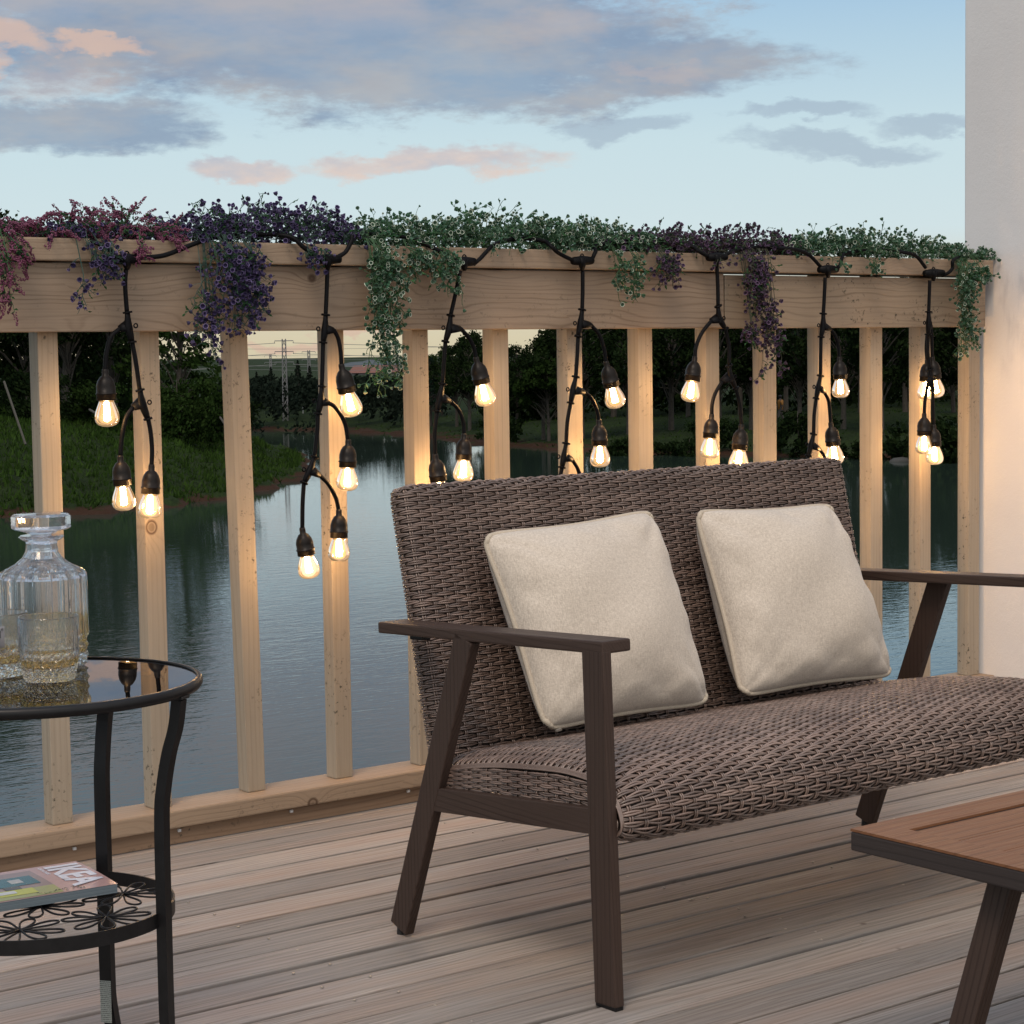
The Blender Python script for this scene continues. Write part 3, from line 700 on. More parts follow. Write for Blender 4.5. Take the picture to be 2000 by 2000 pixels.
# two walkers on the far lawn
def person(px, ppy, D, shirt, legs, label, walk=1.):
    p = atr(px, D, 0); p.z = gz(p)
    e = empty('person', p, label, 'person', rz=0.)
    sd_ = Vector((AX[0].x, AX[0].y, 0)).normalized(); up = Vector((0, 0, 1)); fw = sd_.cross(up)
    P_ = lambda a, b, h: p + fw*a*walk*0 + sd_*(a*walk) + fw*b + up*h
    J = [P_(0, 0, .92), P_(0, 0, 1.15), P_(.01, 0, 1.42), P_(.02, 0, 1.52), P_(.03, 0, 1.66),          # pelvis..head
         P_(.16, .08, .48), P_(.22, .08, .06), P_(.34, .08, .03), P_(-.10, -.08, .48), P_(-.26, -.08, .08), P_(-.16, -.08, .03),
         P_(.0, .19, 1.40), P_(-.10, .24, 1.12), P_(.02, .24, .88), P_(.0, -.19, 1.40), P_(.12, -.24, 1.12), P_(.26, -.22, .92)]
    E_ = [(0, 1), (1, 2), (2, 3), (3, 4), (0, 5), (5, 6), (6, 7), (0, 8), (8, 9), (9, 10), (2, 11), (11, 12), (12, 13), (2, 14), (14, 15), (15, 16)]
    rad = [.14, .14, .15, .06, .11, .075, .045, .04, .075, .045, .04, .06, .045, .03, .06, .045, .03]
    me = bpy.data.meshes.new('body'); me.from_pydata([tuple(j) for j in J], E_, []); o_ = bpy.data.objects.new('body', me); COL.objects.link(o_)
    sk = o_.modifiers.new('skin', 'SKIN'); o_.modifiers.new('sub', 'SUBSURF').levels = 1
    for i_, r_ in enumerate(rad): me.skin_vertices[0].data[i_].radius = (r_, r_)
    me.skin_vertices[0].data[0].use_root = True
    me.materials.append(legs); attach(o_, e)
    m_ = MB(); prof = [(.17, .88), (.18, 1.1), (.20, 1.35), (.17, 1.46), (.07, 1.5)]; m_.lathe(prof, 10, p, Matrix.Diagonal((1, .85, 1, 1)))
    for s_ in (1, -1): m_.tube([P_(0, .17*s_, 1.42), P_(-.08*s_, .235*s_, 1.16)], [.075, .065], 8)
    m_.build('shirt', shirt, e, True)
    MB().lathe([(0, 1.78), (.09, 1.76), (.115, 1.68), (.10, 1.6), (0, 1.6)], 10, P_(.02, 0, 0)).build('hair', M['foot'], e, True)
    return e
skin_m = simple('person_skin_and_trousers', (.10, .085, .08), .8)
person(1471, 800, 128, simple('white_shirt', (.55, .55, .56), .8), skin_m, 'person in a white shirt walking on the far lawn', 1.)
person(1524, 800, 128, simple('orange_shirt', (.45, .2, .04), .8), skin_m, 'person in orange walking on the far lawn beside a bush', -1.)

# ------------------------------------------------------------------ deck
gaps = [4.3, 4.262, 4.19, 4.076, 3.957, 3.84, 3.72, 3.605, 3.498, 3.386, 3.267, 3.155, 3.045, 2.937, 2.828, 2.72, 2.61]
while gaps[-1] > -1.2: gaps.append(gaps[-1]-.11)
mb = MB(); gw = [.003, .006, .008, .009, .007, .011, .008, .011, .013, .008, .017, .012, .008, .009, .009, .013]
for i in range(len(gaps)-1):
    w = gw[i % len(gw)]; y1 = gaps[i]-w/2; y0 = gaps[i+1]+gw[(i+1) % len(gw)]/2
    dz = rnd.uniform(-.0012, .0012); xs = [-1.5, 2.0+rnd.uniform(-2, 1), 9] if i % 3 == 5 else [-1.5, 9]
    for a, b in zip(xs, xs[1:]): mb.box((a+.001, y0, -.028), (b-.001, y1, dz), .0025)
deck = mb.build('deck_floor', M['deck']); tag(deck, kind='structure')
mb = MB()
for y_ in (-1., 0, 1, 2, 3, 4.15): mb.box((-1.5, y_, -.2), (9, y_+.08, -.029))
mb.box((-1.5, 4.31, -.3), (9, 4.345, -.03))
mb.box((-1.5, -1.3, -.062), (9, 4.2, -.058))  # dark sheet added under the boards so the gaps look dark
tag(mb.build('deck_joists_underlay', simple('dark_joists_underlay', (.03, .022, .018), .9)), kind='structure')
def screw(x_, y_):
    m_ = MB(); m_.lathe([(0, .0018), (.0022, .0019), (.0031, .0013), (.0031, .0002), (0, .0002)], 10, (x_, y_, .0)); m_.build('screw', M['screw'], deck, True)
for px, py in [(1347, 1758), (1455, 1791), (1534, 1815), (1588, 1684), (1624, 1694), (1764, 1729), (1455, 1791), (629, 1929), (693, 1954), (573, 1902), (1604, 1836), (1352, 1757)]:
    p = at(px, py, 2, 0); screw(p.x, p.y)
for x_ in (1.2, 2.05, 2.9, 3.75):
    for i in range(2, 16): screw(x_+rnd.uniform(-.01, .01), gaps[i]-.03+rnd.uniform(-.004, .004))

# ------------------------------------------------------------------ railing
rail = empty('deck_railing', (3.5, 4.33, 0), 'natural pine deck railing with wide top board and square balusters', 'railing')
MB().box((.3, 4.262, 1.370), (5.232, 4.402, 1.421), .004).build('cap_board', M['pine_cap'], rail)
MB().box((.3, 4.280, 1.212), (4.071, 4.318, 1.3665), .003).build('rail_board', M['pine'], rail)
b2 = MB().box((4.076, 4.2815, 1.2105), (5.217, 4.3195, 1.3625), .003).build('rail_board', M['pine_worn'], rail); b2['label'] = 'right-hand rail board with dark mould specks along its lower edge'
MB().box((.3, 4.277, .042), (5.262, 4.402, .085), .004).build('bottom_rail', M['pine_cap'], rail)
MB().box((.3, 4.290, .001), (5.262, 4.35, .0405), .002).build('kick_board', M['kick'], rail)
bx = [(1.966, 2.008, 4.335), (2.222, 2.264, 4.335), (2.486, 2.528, 4.345), (2.736, 2.778, 4.335), (2.992, 3.034, 4.333), (3.25, 3.294, 4.333), (3.502, 3.547, 4.333), (3.757, 3.802, 4.333),
      (4.013, 4.058, 4.333), (4.243, 4.288, 4.333), (4.472, 4.518, 4.333), (4.700, 4.746, 4.333), (4.926, 4.970, 4.333), (5.160, 5.206, 4.333)]
bx = [(1.70, 1.742, 4.335), (1.44, 1.482, 4.335), (1.18, 1.222, 4.335)] + bx
for i, (a, b, y_) in enumerate(bx):
    a += .028; b += .030
    m_ = MB().box((a-.004, y_-.012, .0855), (b+.002, y_+.034, 1.369), .0025)
    if i == 5:      # this one leans a little
        m_.v = [(x-(z-.09)*.018, y, z) for x, y, z in m_.v]
    m_.build('baluster', M['post'], rail, loc=((a+b)/2, y_, .09))
for x_ in (2.02, 2.29, 2.60, 2.95):
    MB().box((x_, 4.284, .030), (x_+.008, 4.2898, .037), .001).build('clip', M['white_plastic'], rail)

# ------------------------------------------------------------------ house wall
hw = empty('house_wall', (5.4, 1.6, 0), 'white rendered house wall standing at the right end of the railing', 'wall')
MB().box((5.263, -1.2, -.5), (5.55, 4.407, 4.), .006).build('rendered_wall', M['wall'], hw)

# ------------------------------------------------------------------ loveseat
TH = R(1.5); WD = 1.405
SO = Vector((2.27, 2.70, 0))
sofa = empty('loveseat', SO, 'brown wicker loveseat with dark wooden frame standing on the deck', 'sofa', rz=TH)
RM = Matrix.Translation(SO) @ Matrix.Rotation(TH, 4, 'Z')
def sbuild(mb_, name, m, smooth=False, parent=None):
    mb_.v = [tuple(RM @ Vector(v)) for v in mb_.v]
    return mb_.build(name, m, parent or sofa, smooth)
for side_, x0 in ((0, 0.), (1, WD-.0215)):
    x1 = x0+.0215; ax0 = 0. if side_ == 0 else WD-.068; ax1 = ax0+.068
    xm = (x0+x1)/2
    # front leg (slightly raked), rear leg raked backwards
    m_ = MB(); m_.bar((xm, .000, .006), (xm, .024, .632), .0215, .055, (0, -1, 0)); fl = sbuild(m_, 'front_leg', M['dark_wood_up'])
    MB_ = MB(); MB_.box((xm-.0095, -.0265, .0), (xm+.0095, .0265, .0135), .002); sbuild(MB_, 'foot_cap', M['black_metal'], parent=fl)
    m_ = MB(); m_.bar((xm, .617, .014), (xm, .3895, .618), .0215, .054, (0, -1, 0)); rl = sbuild(m_, 'rear_leg', M['dark_wood_up'])
    MB_ = MB(); MB_.tube([(xm, .620, .0), (xm, .618, .02)], .009, 10); sbuild(MB_, 'foot_glide', M['foot'], parent=rl)
    m_ = MB(); a, b = Vector(((ax0+ax1)/2, -.003, .6385)), Vector(((ax0+ax1)/2, .665, .6115)); m_.bar(a, b, .068, .0225, (0, 0, 1), .004); sbuild(m_, 'armrest', M['dark_wood'])
    m_ = MB(); m_.bar((xm, .026, .329), (xm, .497, .293), .0195, .046, (0, 0, 1), .002); sbuild(m_, 'side_rail', M['dark_wood'])
    m_ = MB(); bxx = ax1-.012 if side_ == 0 else ax0+.012; m_.bar((bxx, .615, .592), (bxx+(.03 if side_ == 0 else -.03), .625, .588), .03, .012); sbuild(m_, 'bracket', M['black_metal'])

def weave(S, U, V, pu=.0287, pv=.0086, amp=.0032, r=.00195, spp=8, skip=None):
    """plain weave of doubled strands over a surface. S(u,v) arrays -> (P, N) ; rows run along u"""
    vs, fs = [], []; base = 0
    def strand(P, N, B, rad):
        nonlocal base
        n = len(P); k = 5; ang = np.arange(k)*2*np.pi/k
        ring = P[:, None, :] + N[:, None, :]*(np.sin(ang)[None, :, None]*rad*.85) + B[:, None, :]*(np.cos(ang)[None, :, None]*rad)
        vs.append(ring.reshape(-1, 3)); i = np.arange(n-1)[:, None]*k; j = np.arange(k)[None, :]; j2 = (j+1) % k
        fs.append((base+np.stack([i+j, i+j2, i+k+j2, i+k+j], -1)).reshape(-1, 4)); base += n*k
    rows = int(round((V[1]-V[0])/pv)); cols = int(round((U[1]-U[0])/pu)); pv = (V[1]-V[0])/rows; pu = (U[1]-U[0])/cols
    rg = np.random.default_rng(3)
    for j in range(rows):
        vc = V[0]+pv*(j+.5); u = np.linspace(U[0], U[1], cols*spp+1); ph = np.cos(np.pi*(u-U[0])/pu-np.pi/2 + np.pi*j)
        jit = rg.normal(0, .0004)
        for s_ in (-1, 1):
            v = vc + s_*pv*.24*(.82+.32*ph) + jit
            P, N = S(u, v); Tn = np.gradient(P, axis=0); B = np.cross(N, Tn); B /= np.linalg.norm(B, axis=1)[:, None]+1e-12
            strand(P+N*(amp*ph + amp*.2+rg.normal(0, .00025))[:, None], N, B, r*.98)
    for i in range(cols+1):
        uc = U[0]+pu*(i+.5)
        if uc > U[1]: break
        v = np.linspace(V[0], V[1], rows*3+1); ph = -np.cos(np.pi*((v-V[0])/pv-.5))*(1 if i % 2 == 0 else -1)
        for s_ in (-1, 1):
            u = np.full_like(v, uc+s_*.0022)
            P, N = S(u, v); Tn = np.gradient(P, axis=0); B = np.cross(N, Tn); B /= np.linalg.norm(B, axis=1)[:, None]+1e-12
            strand(P+N*(amp*(.75*ph+.12))[:, None], N, B, .0018)
    V_ = np.concatenate(vs); F_ = np.concatenate(fs); return V_, F_
def np_obj(name, V_, F_, m, parent, xf=True):
    if xf: Mx = np.array(RM); V_ = V_@Mx[:3, :3].T + Mx[:3, 3]
    me = bpy.data.meshes.new(name); me.vertices.add(len(V_)); me.vertices.foreach_set('co', V_.astype(np.float32).ravel())
    me.loops.add(F_.size); me.loops.foreach_set('vertex_index', F_.astype(np.int32).ravel())
    me.polygons.add(len(F_)); me.polygons.foreach_set('loop_start', np.arange(0, F_.size, 4, dtype=np.int32)); me.polygons.foreach_set('loop_total', np.full(len(F_), 4, np.int32))
    me.polygons.foreach_set('use_smooth', np.ones(len(F_), bool)); me.materials.append(m); me.update(calc_edges=True)
    o_ = bpy.data.objects.new(name, me); COL.objects.link(o_)
    if parent: attach(o_, parent)
    return o_
def numN(S0, u, v):
    e_ = 1e-4; P = S0(u, v); a = S0(u+e_, v)-S0(u-e_, v); b = S0(u, v+e_)-S0(u, v-e_); N = np.cross(a, b); N /= np.linalg.norm(N, axis=1)[:, None]+1e-12
    return P, N
# backrest: front sheet rolling over its left, right and top edges
BX0, BX1, BT = .098, 1.418, .05
bd = np.array([0, .228, 1.]); bd /= np.linalg.norm(bd)          # up along the back
bn = np.array([0, -1., .228]); bn /= np.linalg.norm(bn)         # out of the front face
B0 = np.array([0, .585, .335]); BH = .565
def roll(s_, half, r_):
    """arc-length coordinate -> (position, depth) rolling round an edge of radius r_"""
    s_ = np.asarray(s_, float); a = np.abs(s_); sg = np.sign(s_); flat = half-r_
    th = np.clip((a-flat)/r_, 0, np.pi/2); ext = np.maximum(a-flat-r_*np.pi/2, 0)
    return sg*(np.minimum(a, flat)+r_*np.sin(th)), r_*(1-np.cos(th))+ext
def Sback0(u, v):
    x, d1 = roll(u, (BX1-BX0)/2, .022)
    y, d2 = roll(np.maximum(v-BH/2, -10), BH/2, .022); y = np.where(v < BH/2, v-BH/2, y); d2 = np.where(v < BH/2, 0, d2)
    d = np.maximum(d1, d2) + .15*np.minimum(d1, d2)
    # rounded corner in plan
    hx, hy = (BX1-BX0)/2, BH/2
    ex, ey = np.maximum(np.abs(x)-(hx-.03), 0), np.maximum(y-(hy-.03), 0); L_ = np.hypot(ex, ey); k_ = np.where((L_ > .03), .03/np.maximum(L_, 1e-9), 1.)
    x = np.where(ex > 0, np.sign(x)*(hx-.03+ex*k_), x); y = np.where(ey > 0, hy-.03+ey*k_, y)
    # slight sway of the cushion surface
    P = B0 + np.outer(y+hy, bd) - np.outer(d, bn); P[:, 0] += x+(BX0+BX1)/2; return P
Vb, Fb = weave(lambda u, v: numN(Sback0, np.asarray(u, float)*np.ones(np.shape(v)) if np.ndim(u) < np.ndim(v) else u, v*np.ones(np.shape(u))), (-(BX1-BX0)/2-.035, (BX1-BX0)/2+.035), (0, BH+.035))
np_obj('backrest', Vb, Fb, M['wicker'], sofa)
# backing inside the weave
m_ = MB(); hx = (BX1-BX0)/2
vs_ = []
for zz in (0, 1):
    for xx in (-1, 1):
        for dd in (.006, BT): vs_.append(tuple(B0+bd*(BH-.006)*zz-bn*dd+np.array([(BX0+BX1)/2+xx*(hx-.006), 0, 0])))
m_.add(vs_, [(0, 2, 3, 1), (4, 5, 7, 6), (0, 1, 5, 4), (2, 6, 7, 3), (0, 4, 6, 2), (1, 3, 7, 5)])
sbuild(m_, 'backrest_core', M['wicker_core'])
# seat: a sheet running from the back over the rounded front and under
SX0, SX1 = .024, WD-.024
sp = bez([(0, .535, .349), (0, .48, .353), (0, .334, .380), (0, .18, .397), (0, .10, .400), (0, .035, .392), (0, -.006, .368), (0, -.022, .340), (0, -.022, .318), (0, -.002, .305), (0, .03, .305), (0, .08, .306), (0, .14, .310)], 8)
sp = np.array([tuple(p) for p in sp]); sl_ = np.concatenate([[0], np.cumsum(np.linalg.norm(np.diff(sp, axis=0), axis=1))]); SL = sl_[-1]
def Sseat0(u, v):
    u = np.asarray(u, float)*np.ones(np.shape(v)); v = np.asarray(v, float)*np.ones(np.shape(u))
    y = np.interp(v, sl_, sp[:, 1]); z = np.interp(v, sl_, sp[:, 2])
    tn = np.stack([np.gradient(np.interp(np.linspace(0, SL, 200), sl_, sp[:, 1])), np.gradient(np.interp(np.linspace(0, SL, 200), sl_, sp[:, 2]))], 1); tn /= np.linalg.norm(tn, axis=1)[:, None]
    ty = np.interp(v/SL*199, np.arange(200), tn[:, 0]); tz = np.interp(v/SL*199, np.arange(200), tn[:, 1])
    ny, nz = tz*-1, ty                     # outward normal of the profile
    ny, nz = -ny*0+(-tz)*-1, -ty            # (y,z) rotated so that it points up on top
    ny, nz = tz, -ty
    hw_ = (SX1-SX0)/2; q = np.clip((hw_-np.abs(u))/.11, 0, 1); crown = .026*np.sqrt(1-(1-q)**2) - .004
    top = np.clip((v)/.05, 0, 1)*np.clip((SL-v)/.2, 0, 1)
    x = u + (SX0+SX1)/2
    return np.stack([x, y+ny*crown*top, z+nz*crown*top], 1)
def Sseat(u, v):
    P, N = numN(Sseat0, np.asarray(u, float)*np.ones(np.shape(v)), np.asarray(v, float)*np.ones(np.shape(u))); return P, -N
Vs, Fs = weave(Sseat, (-(SX1-SX0)/2, (SX1-SX0)/2), (0, SL), .0287, .0082, .0027, .0025)
np_obj('seat', Vs, Fs, M['wicker'], sofa)
# dark core under the seat weave, closed ends
m_ = MB(); npz = 60; rows_ = []
for u_ in np.concatenate([[-(SX1-SX0)/2+.003], np.linspace(-(SX1-SX0)/2+.02, (SX1-SX0)/2-.02, 24), [(SX1-SX0)/2-.003]]):
    P, N = Sseat(np.full(npz, u_), np.linspace(.002, SL-.002, npz)); rows_.append(P-N*.0035)
for r_ in rows_: m_.v += [tuple(p) for p in r_]
for i in range(len(rows_)-1): m_.f += [(i*npz+j, i*npz+j+1, (i+1)*npz+j+1, (i+1)*npz+j) for j in range(npz-1)] + [(i*npz+npz-1, i*npz, (i+1)*npz, (i+1)*npz+npz-1)]
m_.f += [tuple(range(npz)), tuple(range((len(rows_)-1)*npz, len(rows_)*npz))]
sbuild(m_, 'seat_core', M['wicker_core'], True)
# woven end panels with a doubled border strand
for sgn, xe in ((-1, SX0), (1, SX1)):
    def Send(u, v, xe=xe, sgn=sgn):
        u = np.asarray(u, float)*np.ones(np.shape(v)); v = np.asarray(v, float)*np.ones(np.shape(u))
        tt = np.interp(u, [0, .19, .37, .455, .50, .53], [.352, .380, .397, .396, .375, .335])-.004
        bt = .312
        return np.stack([np.full_like(u, xe+sgn*.002), .515-u, bt+(tt-bt)*v], 1), np.tile(np.array([sgn*1., 0, 0]), (len(u), 1))
    Ve, Fe = weave(lambda u, v: Send(u, v*(1/.11)), (0.0, .53), (0, .11), .0287, .0098, .0026, .0020)
    np_obj('end_panel', Ve, Fe, M['wicker'], sofa)
    m_ = MB(); idx = [i for i in range(len(sp)) if sp[i, 1] < .52]
    for off_ in (0, .0042, .0084, .0126):
        pth = [(xe+sgn*(.004-off_*.3), sp[i, 1]-(.002 if sp[i, 1] < .05 else 0), sp[i, 2]-.002+off_*.5) for i in idx]
        m_.tube(pth, .0019, 6)
    sbuild(m_, 'border_strand', M['wicker'], True)

# ------------------------------------------------------------------ pillows
def pillow(TL, TR, BR, BL, label, seed, th=.102):
    TL, TR, BR, BL = map(Vector, (TL, TR, BR, BL)); n = 56; r_ = random.Random(seed)
    c = (TL+TR+BR+BL)/4; X = ((TR+BR)-(TL+BL)).normalized(); Y_ = ((TL+TR)-(BL+BR)).normalized(); Nn = X.cross(Y_).normalized()
    e = empty('throw_pillow', (c.x, c.y, min(BL.z, BR.z)), label, 'pillow', 'beige linen throw pillows on the loveseat')
    ph = [r_.uniform(0, 6) for _ in range(8)]
    def edge(s_, t_):
        # concave edges, pointed corners
        w = .062
        sx = s_*(1-w*(1-t_*t_)) if True else s_
        ty = t_*(1-w*.9*(1-s_*s_)); k_ = 1-.055*(abs(s_*t_)**7); return sx*k_, ty*k_
    def pos(s_, t_, sg):
        sx, ty = edge(s_, t_); a, b = (sx+1)/2, (ty+1)/2
        p = (BL.lerp(BR, a)).lerp(TL.lerp(TR, a), b)
        k_ = ((1-abs(s_)**2.6)*(1-abs(t_)**2.6)); h = th*max(k_, 0)**.52
        # puckers near the seam
        ed = max(abs(s_), abs(t_)); along = t_ if abs(s_) > abs(t_) else s_
        h += (.0055 if sg > 0 else .001)*math.sin(along*8+ph[0]+sg)*max(0, 1-abs(ed-.82)/.16)*min(1, (1-ed)*12)
        h += (.0025 if sg > 0 else 0)*math.sin(along*19+ph[1]+sg*2)*max(0, 1-abs(ed-.88)/.10)*min(1, (1-ed)*12)
        h += .007*math.sin(s_*3.3+t_*2.1+ph[2])*k_ + .005*math.sin(s_*-4.1+t_*5.2+ph[3])*k_
        # diagonal tension folds from the corners
        dg = abs(abs(s_)-abs(t_)); h -= .006*math.exp(-(dg/.10)**2)*max(0, min(1, (ed-.45)*4))*min(1, (1-ed)*8)
        return p + Nn*h*sg*1.
    def g(q): return math.sin(q*math.pi/2)*.65+q*.35
    cs = [g(-1+2*i/n) for i in range(n+1)]
    m_ = MB()
    for sg in (1, -1):
        vs_ = [pos(s_, t_, sg) for t_ in cs for s_ in cs]
        fs_ = [(j*(n+1)+i, j*(n+1)+i+1, (j+1)*(n+1)+i+1, (j+1)*(n+1)+i) for j in range(n) for i in range(n)]
        if sg < 0: fs_ = [f[::-1] for f in fs_]
        m_.add(vs_, fs_)
    m_.build('cover', M['fabric'], e, True)
    loop = [(s_, -1) for s_ in cs[:-1]]+[(1, t_) for t_ in cs[:-1]]+[(s_, 1) for s_ in cs[::-1][:-1]]+[(-1, t_) for t_ in cs[::-1]]
    pts = []
    for i, (s_, t_) in enumerate(loop):
        k_ = 1.0; 
        if abs(s_) > .93 and abs(t_) > .93: k_ = 1-.020*((abs(s_)-.93)/.07)*((abs(t_)-.93)/.07)*1.
        pts.append(pos(s_*k_, t_*k_, 1) * 1. + Nn*(.0012*math.sin(i*.19+ph[4])))
    MB().tube(pts, .0058, 8, False).build('piping', M['piping'], e, True)
    return e
pillow((2.478, 3.325, .786), (2.952, 3.335, .808), at(1388, 1376, 1, 3.155), at(1062, 1430, 1, 3.155), 'beige linen pillow with corded edge leaning behind the near armrest', 3)
pillow((3.068, 3.330, .800), (3.509, 3.335, .790), at(1747, 1322, 1, 3.165), at(1445, 1364, 1, 3.165), 'beige linen pillow with corded edge at the far end of the loveseat', 9)
p = at(1085, 1428, 1, 3.09); tag(MB().bar(p, p+Vector((.016, 0, .002)), .004, .002).build('zip_pull', M['screw'], None), 'tiny metal zip pull under the near pillow', 'zip pull')

# ------------------------------------------------------------------ coffee table
ct = empty('coffee_table', (2.284+.45, 1.85, 0), 'low brown wooden coffee table with an inset slatted top at the lower right', 'table')
X0, X1, Y1, Y0, ZT = 2.284, 3.30, 2.131, 1.50, .42; rw = .062
def prism(m_, poly, z0, z1):
    n_ = len(poly); m_.add([(x, y, z0) for x, y in poly]+[(x, y, z1) for x, y in poly], [tuple(range(n_))[::-1], tuple(range(n_, 2*n_))]+[(i, (i+1) % n_, (i+1) % n_+n_, i+n_) for i in range(n_)])
m_ = MB(); prism(m_, [(X0, Y1), (X0+rw, Y1-rw), (X1-rw, Y1-rw), (X1, Y1)][::-1], ZT-.004, ZT)
prism(m_, [(X0, Y0), (X1, Y0), (X1-rw, Y0+rw), (X0+rw, Y0+rw)], ZT-.004, ZT)
prism(m_, [(X0, Y0), (X0+rw, Y0+rw), (X0+rw, Y1-rw), (X0, Y1)], ZT-.004, ZT)
prism(m_, [(X1, Y0), (X1, Y1), (X1-rw, Y1-rw), (X1-rw, Y0+rw)], ZT-.004, ZT)
m_.build('top_rim', M['table_rim'], ct)
m_ = MB(); m_.box((X0, Y0, ZT-.034), (X1, Y1, ZT-.0045), .003); m_.build('apron', M['table_side'], ct)
nsl = 6; sw = (Y1-Y0-2*rw-.012)/nsl
for i in range(nsl):
    y_ = Y0+rw+.004+i*sw
    MB().box((X0+rw+.004, y_+.0007, ZT-.0044), (X1-rw-.004, y_+sw-.0007, ZT-.0022), .0007).build('slat', M['table_rim'], ct)
for (lx, ly, dx, dy) in ((2.355, 1.888, -.05, .085), (3.24, 1.95, .04, .07), (2.36, 1.56, -.04, -.07), (3.24, 1.56, .04, -.07)):
    MB().bar((lx, ly, ZT-.035), (lx+dx, ly+dy, .0), .042, .030, (1, 0, 0), .002).build('leg', M['dark_wood_up'], ct)

# ------------------------------------------------------------------ round side table
SC = Vector((1.313, 2.906)); ZG = .66; RG = .2526
st = empty('side_table', (SC.x, SC.y, 0), 'round black metal side table with smoked glass top and a wirework shelf', 'table')
m_ = MB(); nn = 96
m_.lathe([(0, -.005), (RG-.006, -.005), (RG-.006, 0), (0, 0)], nn, (SC.x, SC.y, ZG)); m_.build('glass_top', M['table_glass'], st)
m_ = MB(); m_.lathe([(RG-.0065, -.012), (RG-.001, -.014), (RG+.003, -.008), (RG+.003, -.002), (RG, .0025), (RG-.006, .003), (RG-.0065, .0008)], nn, (SC.x, SC.y, ZG)); m_.f = m_.f[:-2]
m_.build('top_rim', M['black_metal'], st, True)
m_ = MB(); m_.lathe([(RG-.030, -.0085), (RG-.0068, -.0085), (RG-.0068, -.0065), (RG-.030, -.0065), (RG-.030, -.0085)], nn, (SC.x, SC.y, ZG)); m_.f = m_.f[:-2]; m_.build('support_ring', M['black_metal'], st)
RS, ZS = .204, .317
m_ = MB(); m_.lathe([(RS-.003, -.022), (RS, -.022), (RS, .0), (RS-.003, .0), (RS-.003, -.022)], nn, (SC.x, SC.y, ZS)); m_.f = m_.f[:-2]; m_.build('shelf_ring', M['black_metal'], st)
# legs: angles from the survey
angs = [math.atan2(2.793-SC.y, 1.463-SC.x), math.atan2(3.0-SC.y, 1.462-SC.x)+.25]
angs = [R(-54), R(36), R(126), R(216)]
def leg_path(a):
    c_, s_ = math.cos(a), math.sin(a); q = [(RG-.010, ZG-.018), (RS+.032, .60), (RS+.020, .56), (RS+.010, .51), (RS+.005, .46), (RS+.004, ZS), (RS+.004, .15), (RS+.008, .09), (RS+.035, .0)]
    return bez([(SC.x+c_*r_, SC.y+s_*r_, z_) for r_, z_ in q], 5)
for a in angs:
    pts = leg_path(a); m_ = MB(); c_, s_ = math.cos(a), math.sin(a); rd = Vector((c_, s_, 0)); tg = Vector((-s_, c_, 0)); rows_ = []
    for i, p in enumerate(pts):
        d_ = (pts[min(i+1, len(pts)-1)]-pts[max(i-1, 0)]).normalized(); nn_ = tg.cross(d_).normalized()
        for (s1, s2) in ((-1, -1), (1, -1), (1, 1), (-1, 1)): m_.v.append(tuple(p+tg*s1*.0105+nn_*s2*.008))
    for i in range(len(pts)-1):
        for k in range(4): m_.f.append((i*4+k, i*4+(k+1) % 4, (i+1)*4+(k+1) % 4, (i+1)*4+k))
    m_.f += [(3, 2, 1, 0), tuple(len(m_.v)-4+k for k in range(4))]
    lg = m_.build('leg', M['black_metal'], st)
    if a == R(36):
        q0, q1 = pts[-11], pts[-5]
        ms, T, o = mat('printed_paper_label'); xx, yy, zz = T.sep(T.obj()); ln = T.m('SINE', T.m('MULTIPLY', zz, 1900.)); wn = T.noise(T.obj(), 900, 2, .7)
        pbsdf(T, o, T.mix(T.m('MULTIPLY', T.m('GREATER_THAN', ln, .2), T.m('GREATER_THAN', wn, .48)), (.30, .32, .29), (.05, .05, .05)), .6)
        mm = MB(); z0, z1 = .065, .135; rr_ = RS-.0045
        base_ = Vector((SC.x, SC.y, 0))+rd*rr_
        mm.bar(base_+Vector((0, 0, z0)), base_+Vector((0, 0, z1)), .0195, .0006, rd, 0.0); lb = mm.build('paper_label', ms, lg)
    # little bracket under the rim
    MB().bar(Vector((SC.x, SC.y, ZG-.0165))+rd*(RG-.035)-tg*.0, Vector((SC.x, SC.y, ZG-.0145))+rd*(RG+.001), .028, .005, (0, 0, 1), .001).build('bracket', M['black_metal'], st)
# wirework daisies
m_ = MB()
def flower(cx, cy, R_, n_, rot):
    for k_ in range(n_):
        a = rot+2*math.pi*k_/n_; pts = []
        for q in range(15):
            s_ = q/14; th = math.pi*s_; rad_ = R_*math.sin(th)**.55 if 0 < q < 14 else 0.0
            da = (s_-.5)*.78*(math.sin(th)**.2 if 0 < q < 14 else .0)
            pts.append((SC.x+cx+math.cos(a+da)*rad_, SC.y+cy+math.sin(a+da)*rad_, ZS-.006+.002*(k_ % 2)))
        m_.tube(pts, .0017, 6)
for k_ in range(6):
    a = R(60*k_-8); flower(math.cos(a)*.132, math.sin(a)*.132, .066, 8, a)
flower(0, 0, .066, 8, .2)
m_.build('wirework', M['black_metal'], st, True)

